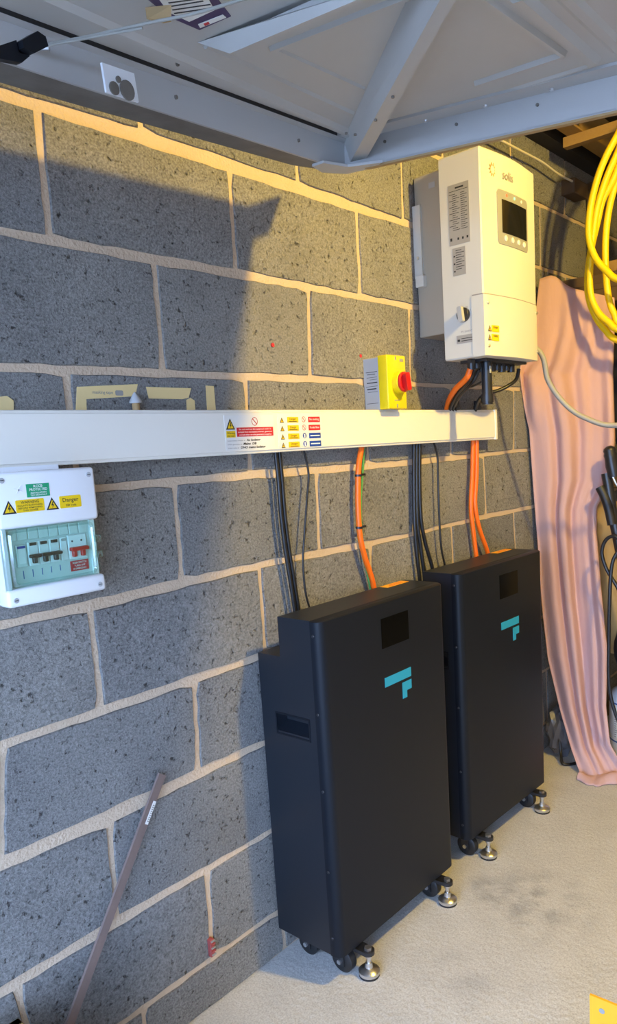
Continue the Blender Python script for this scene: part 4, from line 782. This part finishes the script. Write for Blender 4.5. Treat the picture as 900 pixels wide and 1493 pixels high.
# yellow cable coil hanging from the batten
coil = thing('yellow_cable_coil', 'coil of thick yellow cable hanging in front of the shelving', 'cable coil', (1.86, -.5, 1.55))
def loop(left_px, x, yc, ztop, close):
    P = [at(a, b, x, 0) for a, b in left_px]; mirror = [V((x+.02, 2*yc-p.y, p.z+.01)) for p in P[1:-1]]
    bm = BM(); tube(bm, [V((x+.01, yc, ztop))]+P+[V((x+.015, yc, P[-1].z-close))]+mirror[::-1]+[V((x+.01, yc, ztop))], .0115, 12, 8); fin('cable_loop', bm, M['yel'], coil, True)
for pxs, x, yc, zt, cl in (
    ([(915, 172), (900, 198), (884, 228), (871, 262), (861, 305), (859, 345), (868, 375), (884, 394), (905, 408)], 1.83, -.50, 2.322, .025),
    ([(915, 190), (901, 222), (886, 256), (874, 292), (867, 326), (862, 370), (860, 410), (863, 435), (873, 456), (888, 470), (905, 481)], 1.86, -.505, 2.325, .03),
    ([(915, 205), (905, 235), (893, 265), (879, 292), (871, 325), (862, 365), (857, 405), (859, 435), (868, 460), (882, 480), (905, 497)], 1.885, -.51, 2.327, .035),
    ([(918, 225), (905, 252), (893, 285), (886, 320), (883, 360), (884, 400), (888, 435), (896, 458), (908, 475)], 1.91, -.51, 2.322, .03)): loop(pxs, x, yc, zt, cl)
bm = BM(); tube(bm, [V((1.84, -.57, 2.40)), V((1.84, -.53, 2.34)), V((1.85, -.505, 2.312)), V((1.88, -.505, 2.302)), V((1.93, -.505, 2.318))], .004, 8); tag(fin('steel_hook', bm, M['zinc'], None, True, origin=(1.84, -.57, 2.40)), 'bent steel hook in the joist holding the yellow cable coil', 'hook')

# things at the foot of the shelving
bm = BM(); q = [at(864, 742, 2.02, 0), at(940, 735, 2.02, 0), at(940, 960, 2.02, 0), at(905, 960, 2.02, 0), at(888, 880, 2.02, 0), at(876, 800, 2.02, 0)]
P0 = at(862, 742, 2.06, 0); bm = BM(); box(bm, 2.045, 2.063, -.62, -.19, .43, 1.02); tag(fin('osb_sheet', bm, M['osb'], None, origin=(2.05, -.4, .43)), 'yellow-brown chipboard panel behind the black tools', 'board')
# black long-handled tool leaning at the edge of the sheet
def xp(a, b, x): return at(a, b, x, 0)
tl = thing('long_handled_tool', 'black tool with a ridged grip leaning beside the pink sheet', 'tool', (1.90, -.36, 0))
bm = BM(); tube(bm, [xp(884, 690, 1.93), xp(888, 712, 1.93), xp(894, 750, 1.93), xp(904, 800, 1.93), xp(925, 900, 1.93), xp(950, 1040, 1.93)], .018, 12); fin('shaft', bm, M['blackp'], tl, True)
bm = BM(); tube(bm, [xp(875, 710, 1.915), xp(882, 724, 1.915), xp(888, 742, 1.915), xp(893, 765, 1.915)], .017, 12); fin('lower_grip', bm, M['black'], tl, True)
bm = BM(); c = xp(889, 655, 1.93); c2 = xp(895, 690, 1.93); lathe(bm, c, c2-c, [(-.012, .008), (-.004, .02), (.004, .023), (.012, .021), (.02, .024), (.03, .022), (.06, .024), (.10, .020)], 16); fin('ridged_grip', bm, M['blackp'], tl, smooth=True)
bm = BM(); tube(bm, [xp(892, 690, 1.92), xp(899, 706, 1.92), xp(910, 720, 1.92)], .004, 8); fin('trigger_wire', bm, M['zinc'], tl, True)
# loop of black cable
P = [xp(930, 860, 1.86), xp(912, 872, 1.86), xp(897, 850, 1.86), xp(884, 828, 1.86), xp(878, 805, 1.86), xp(884, 787, 1.86), xp(897, 782, 1.86), xp(906, 795, 1.86), xp(893, 822, 1.85), xp(889, 880, 1.84), xp(888, 940, 1.84), xp(888, 990, 1.84), xp(893, 1025, 1.84), xp(906, 1060, 1.84), xp(930, 1100, 1.84)]
cable('looped_cable', P, .0065, M['cable'], 'thick black cable looped in front of the chipboard panel')
# dark vertical thing above: black bag hanging
bm = BM(); q = [xp(896, 478, 2.06), xp(890, 520, 2.06), xp(889, 580, 2.06), xp(894, 640, 2.06), xp(905, 665, 2.06), xp(960, 660, 2.06), xp(960, 470, 2.06)]; prism(bm, q, (.08, 0, 0)); bmesh.ops.bevel(bm, geom=bm.edges[:], offset=.012, segments=2, affect='EDGES'); tag(fin('black_bag', bm, M['black'], None, True, origin=xp(925, 660, 2.06)), 'flat black bag hung on the shelving beside the sheet', 'bag')
# white bottle with printed label and black roll above it
c = V((2.13, -.315, 0)); bo = thing('plastic_bottle', 'white plastic bottle with a blue-banded printed label at the foot of the sheet', 'bottle', c)
bm = BM(); lathe(bm, c, (0, 0, 1), [(0, .090), (.006, .098), (.235, .098), (.262, .088), (.285, .06), (.292, .03), (.32, .028)], 32); fin('bottle_body', bm, M['bottle'], bo, smooth=True)
bm = BM(); lathe(bm, c, (0, 0, 1), [(.075, .0985), (.225, .0985)], 32); lb = fin('bottle_label', bm, M['paper'], bo, smooth=True)
for z in (.070, .225): bm = BM(); lathe(bm, c, (0, 0, 1), [(z, .0992), (z+.006, .0992)], 32); fin('label_band', bm, M['bluecap'], bo, smooth=True)
bm = BM()
for i in range(14):
    z = .092+.0088*i; n = 8
    for k in range(n):
        t0 = math.pi-.55+.19*k; t1 = t0+.15*(.6+.4*((i*5+k*3) % 4)/3); p = [(c.x+.0991*math.cos(t), c.y+.0991*math.sin(t)) for t in (t0, t1)]
        vs_ = [bm.verts.new((p[0][0], p[0][1], z)), bm.verts.new((p[1][0], p[1][1], z)), bm.verts.new((p[1][0], p[1][1], z+.003)), bm.verts.new((p[0][0], p[0][1], z+.003))]; bm.faces.new(vs_)
fin('label_print', bm, M['inkg'], lb)
bm = BM(); lathe(bm, c, (0, 0, 1), [(.318, .034), (.345, .034), (.35, .03)], 20); fin('bottle_cap', bm, M['bluecap'], bo)
c = V((2.10, -.455, .36)); bm = BM(); n, k = 32, 12
for i in range(n):
    for j in range(k): pass
rings = [[bm.verts.new((c.x+.045*math.sin(6.2832*j/k), c.y+(.105+.045*math.cos(6.2832*j/k))*math.cos(6.2832*i/n), c.z+(.105+.045*math.cos(6.2832*j/k))*math.sin(6.2832*i/n))) for j in range(k)] for i in range(n)]
for i in range(n):
    for j in range(k): bm.faces.new((rings[i][j], rings[(i+1) % n][j], rings[(i+1) % n][(j+1) % k], rings[i][(j+1) % k]))
ty = fin('hose_roll', bm, M['black'], None, True, origin=c); tag(ty, 'thick black ring roll hung on the chipboard above the white bottle', 'hose roll')
ty.location = (2.0, -.43, .47)
# crumpled plastic and a black cable behind the second cabinet
bm = BM(); bmesh.ops.create_icosphere(bm, subdivisions=3, radius=1)
for v in bm.verts:
    n_ = 1+.18*math.sin(v.co.x*9+v.co.z*5)*math.cos(v.co.y*11+v.co.x*3)+random.uniform(-.05, .05); v.co = V((1.97+v.co.x*.055*n_, -.075+v.co.y*.055*n_, max(.001, .105+v.co.z*.105*n_)))
tag(fin('plastic_wrap', bm, M['plasbag'], None, False, origin=(1.97, -.075, 0)), 'crumpled grey plastic wrapping on the floor behind the sheet edge', 'plastic wrap')
cable('floor_cable', [V((1.99, -.02, .16)), at(815, 1075, 1.93, 0), at(818, 1098, 1.91, 0), V((1.875, -.13, .008)), V((1.95, -.18, .007)), V((2.05, -.2, .007))], .006, M['cable'], 'black cable trailing on the floor at the edge of the sheet')

# ------------------------------------------------------------------ orange steel bracket and timber edge near the camera
T0, T1 = at(860, 1452, .30, 2), at(903, 1468, .30, 2); br = thing('orange_bracket', 'orange painted steel bracket with a bolt hole standing on the floor', 'bracket', ((T0.x+T1.x)/2, (T0.y+T1.y)/2, 0))
e = (T1-T0); nrm = V((-e.y, e.x, 0)).normalized()*.005
bm = BM(); prism(bm, [V((T0.x, T0.y, 0)), V((T1.x, T1.y, 0)), T1, T0+V((0, 0, .002))], nrm); up_ = fin('upright_plate', bm, M['orangesteel'], br)
hc = atp(878, 1474, T0, nrm.normalized())
if (CAM-hc).dot(nrm) < 0: s_ = -1
else: s_ = 1
bm = BM(); hp = hc+nrm*(1.0 if s_ > 0 else 0); cyl(bm, hp-nrm*.1, hp+nrm.normalized()*s_*.0008, .005, n=16); fin('bolt_hole', bm, M['inkg'], br)
bm = BM(); m_ = (T0+T1)/2; box(bm, m_.x-.05, m_.x+.05, m_.y-.05, m_.y+.05, 0, .006, .001, 1); fin('foot_plate', bm, M['orangesteel'], br)
pa, pb = at(-6, 1465, .30, 2), at(36, 1495, .30, 2)
bm = BM(); box(bm, -.62, pb.x-.006, -.34, -.060, 0, .30, .003, 1)
bx = thing('wooden_crate', 'low wooden crate with a pale rim on the floor below the fuse box', 'crate', (-.44, -.2, 0)); fin('crate_body', bm, M['darkwood'], bx)
bm = BM(); box(bm, -.63, pb.x+.0, -.068, -.048, .285, .305, .002, 1); box(bm, pb.x-.02, pb.x+.0, -.35, -.048, .285, .305, .002, 1); fin('crate_rim', bm, M['wood'], bx)
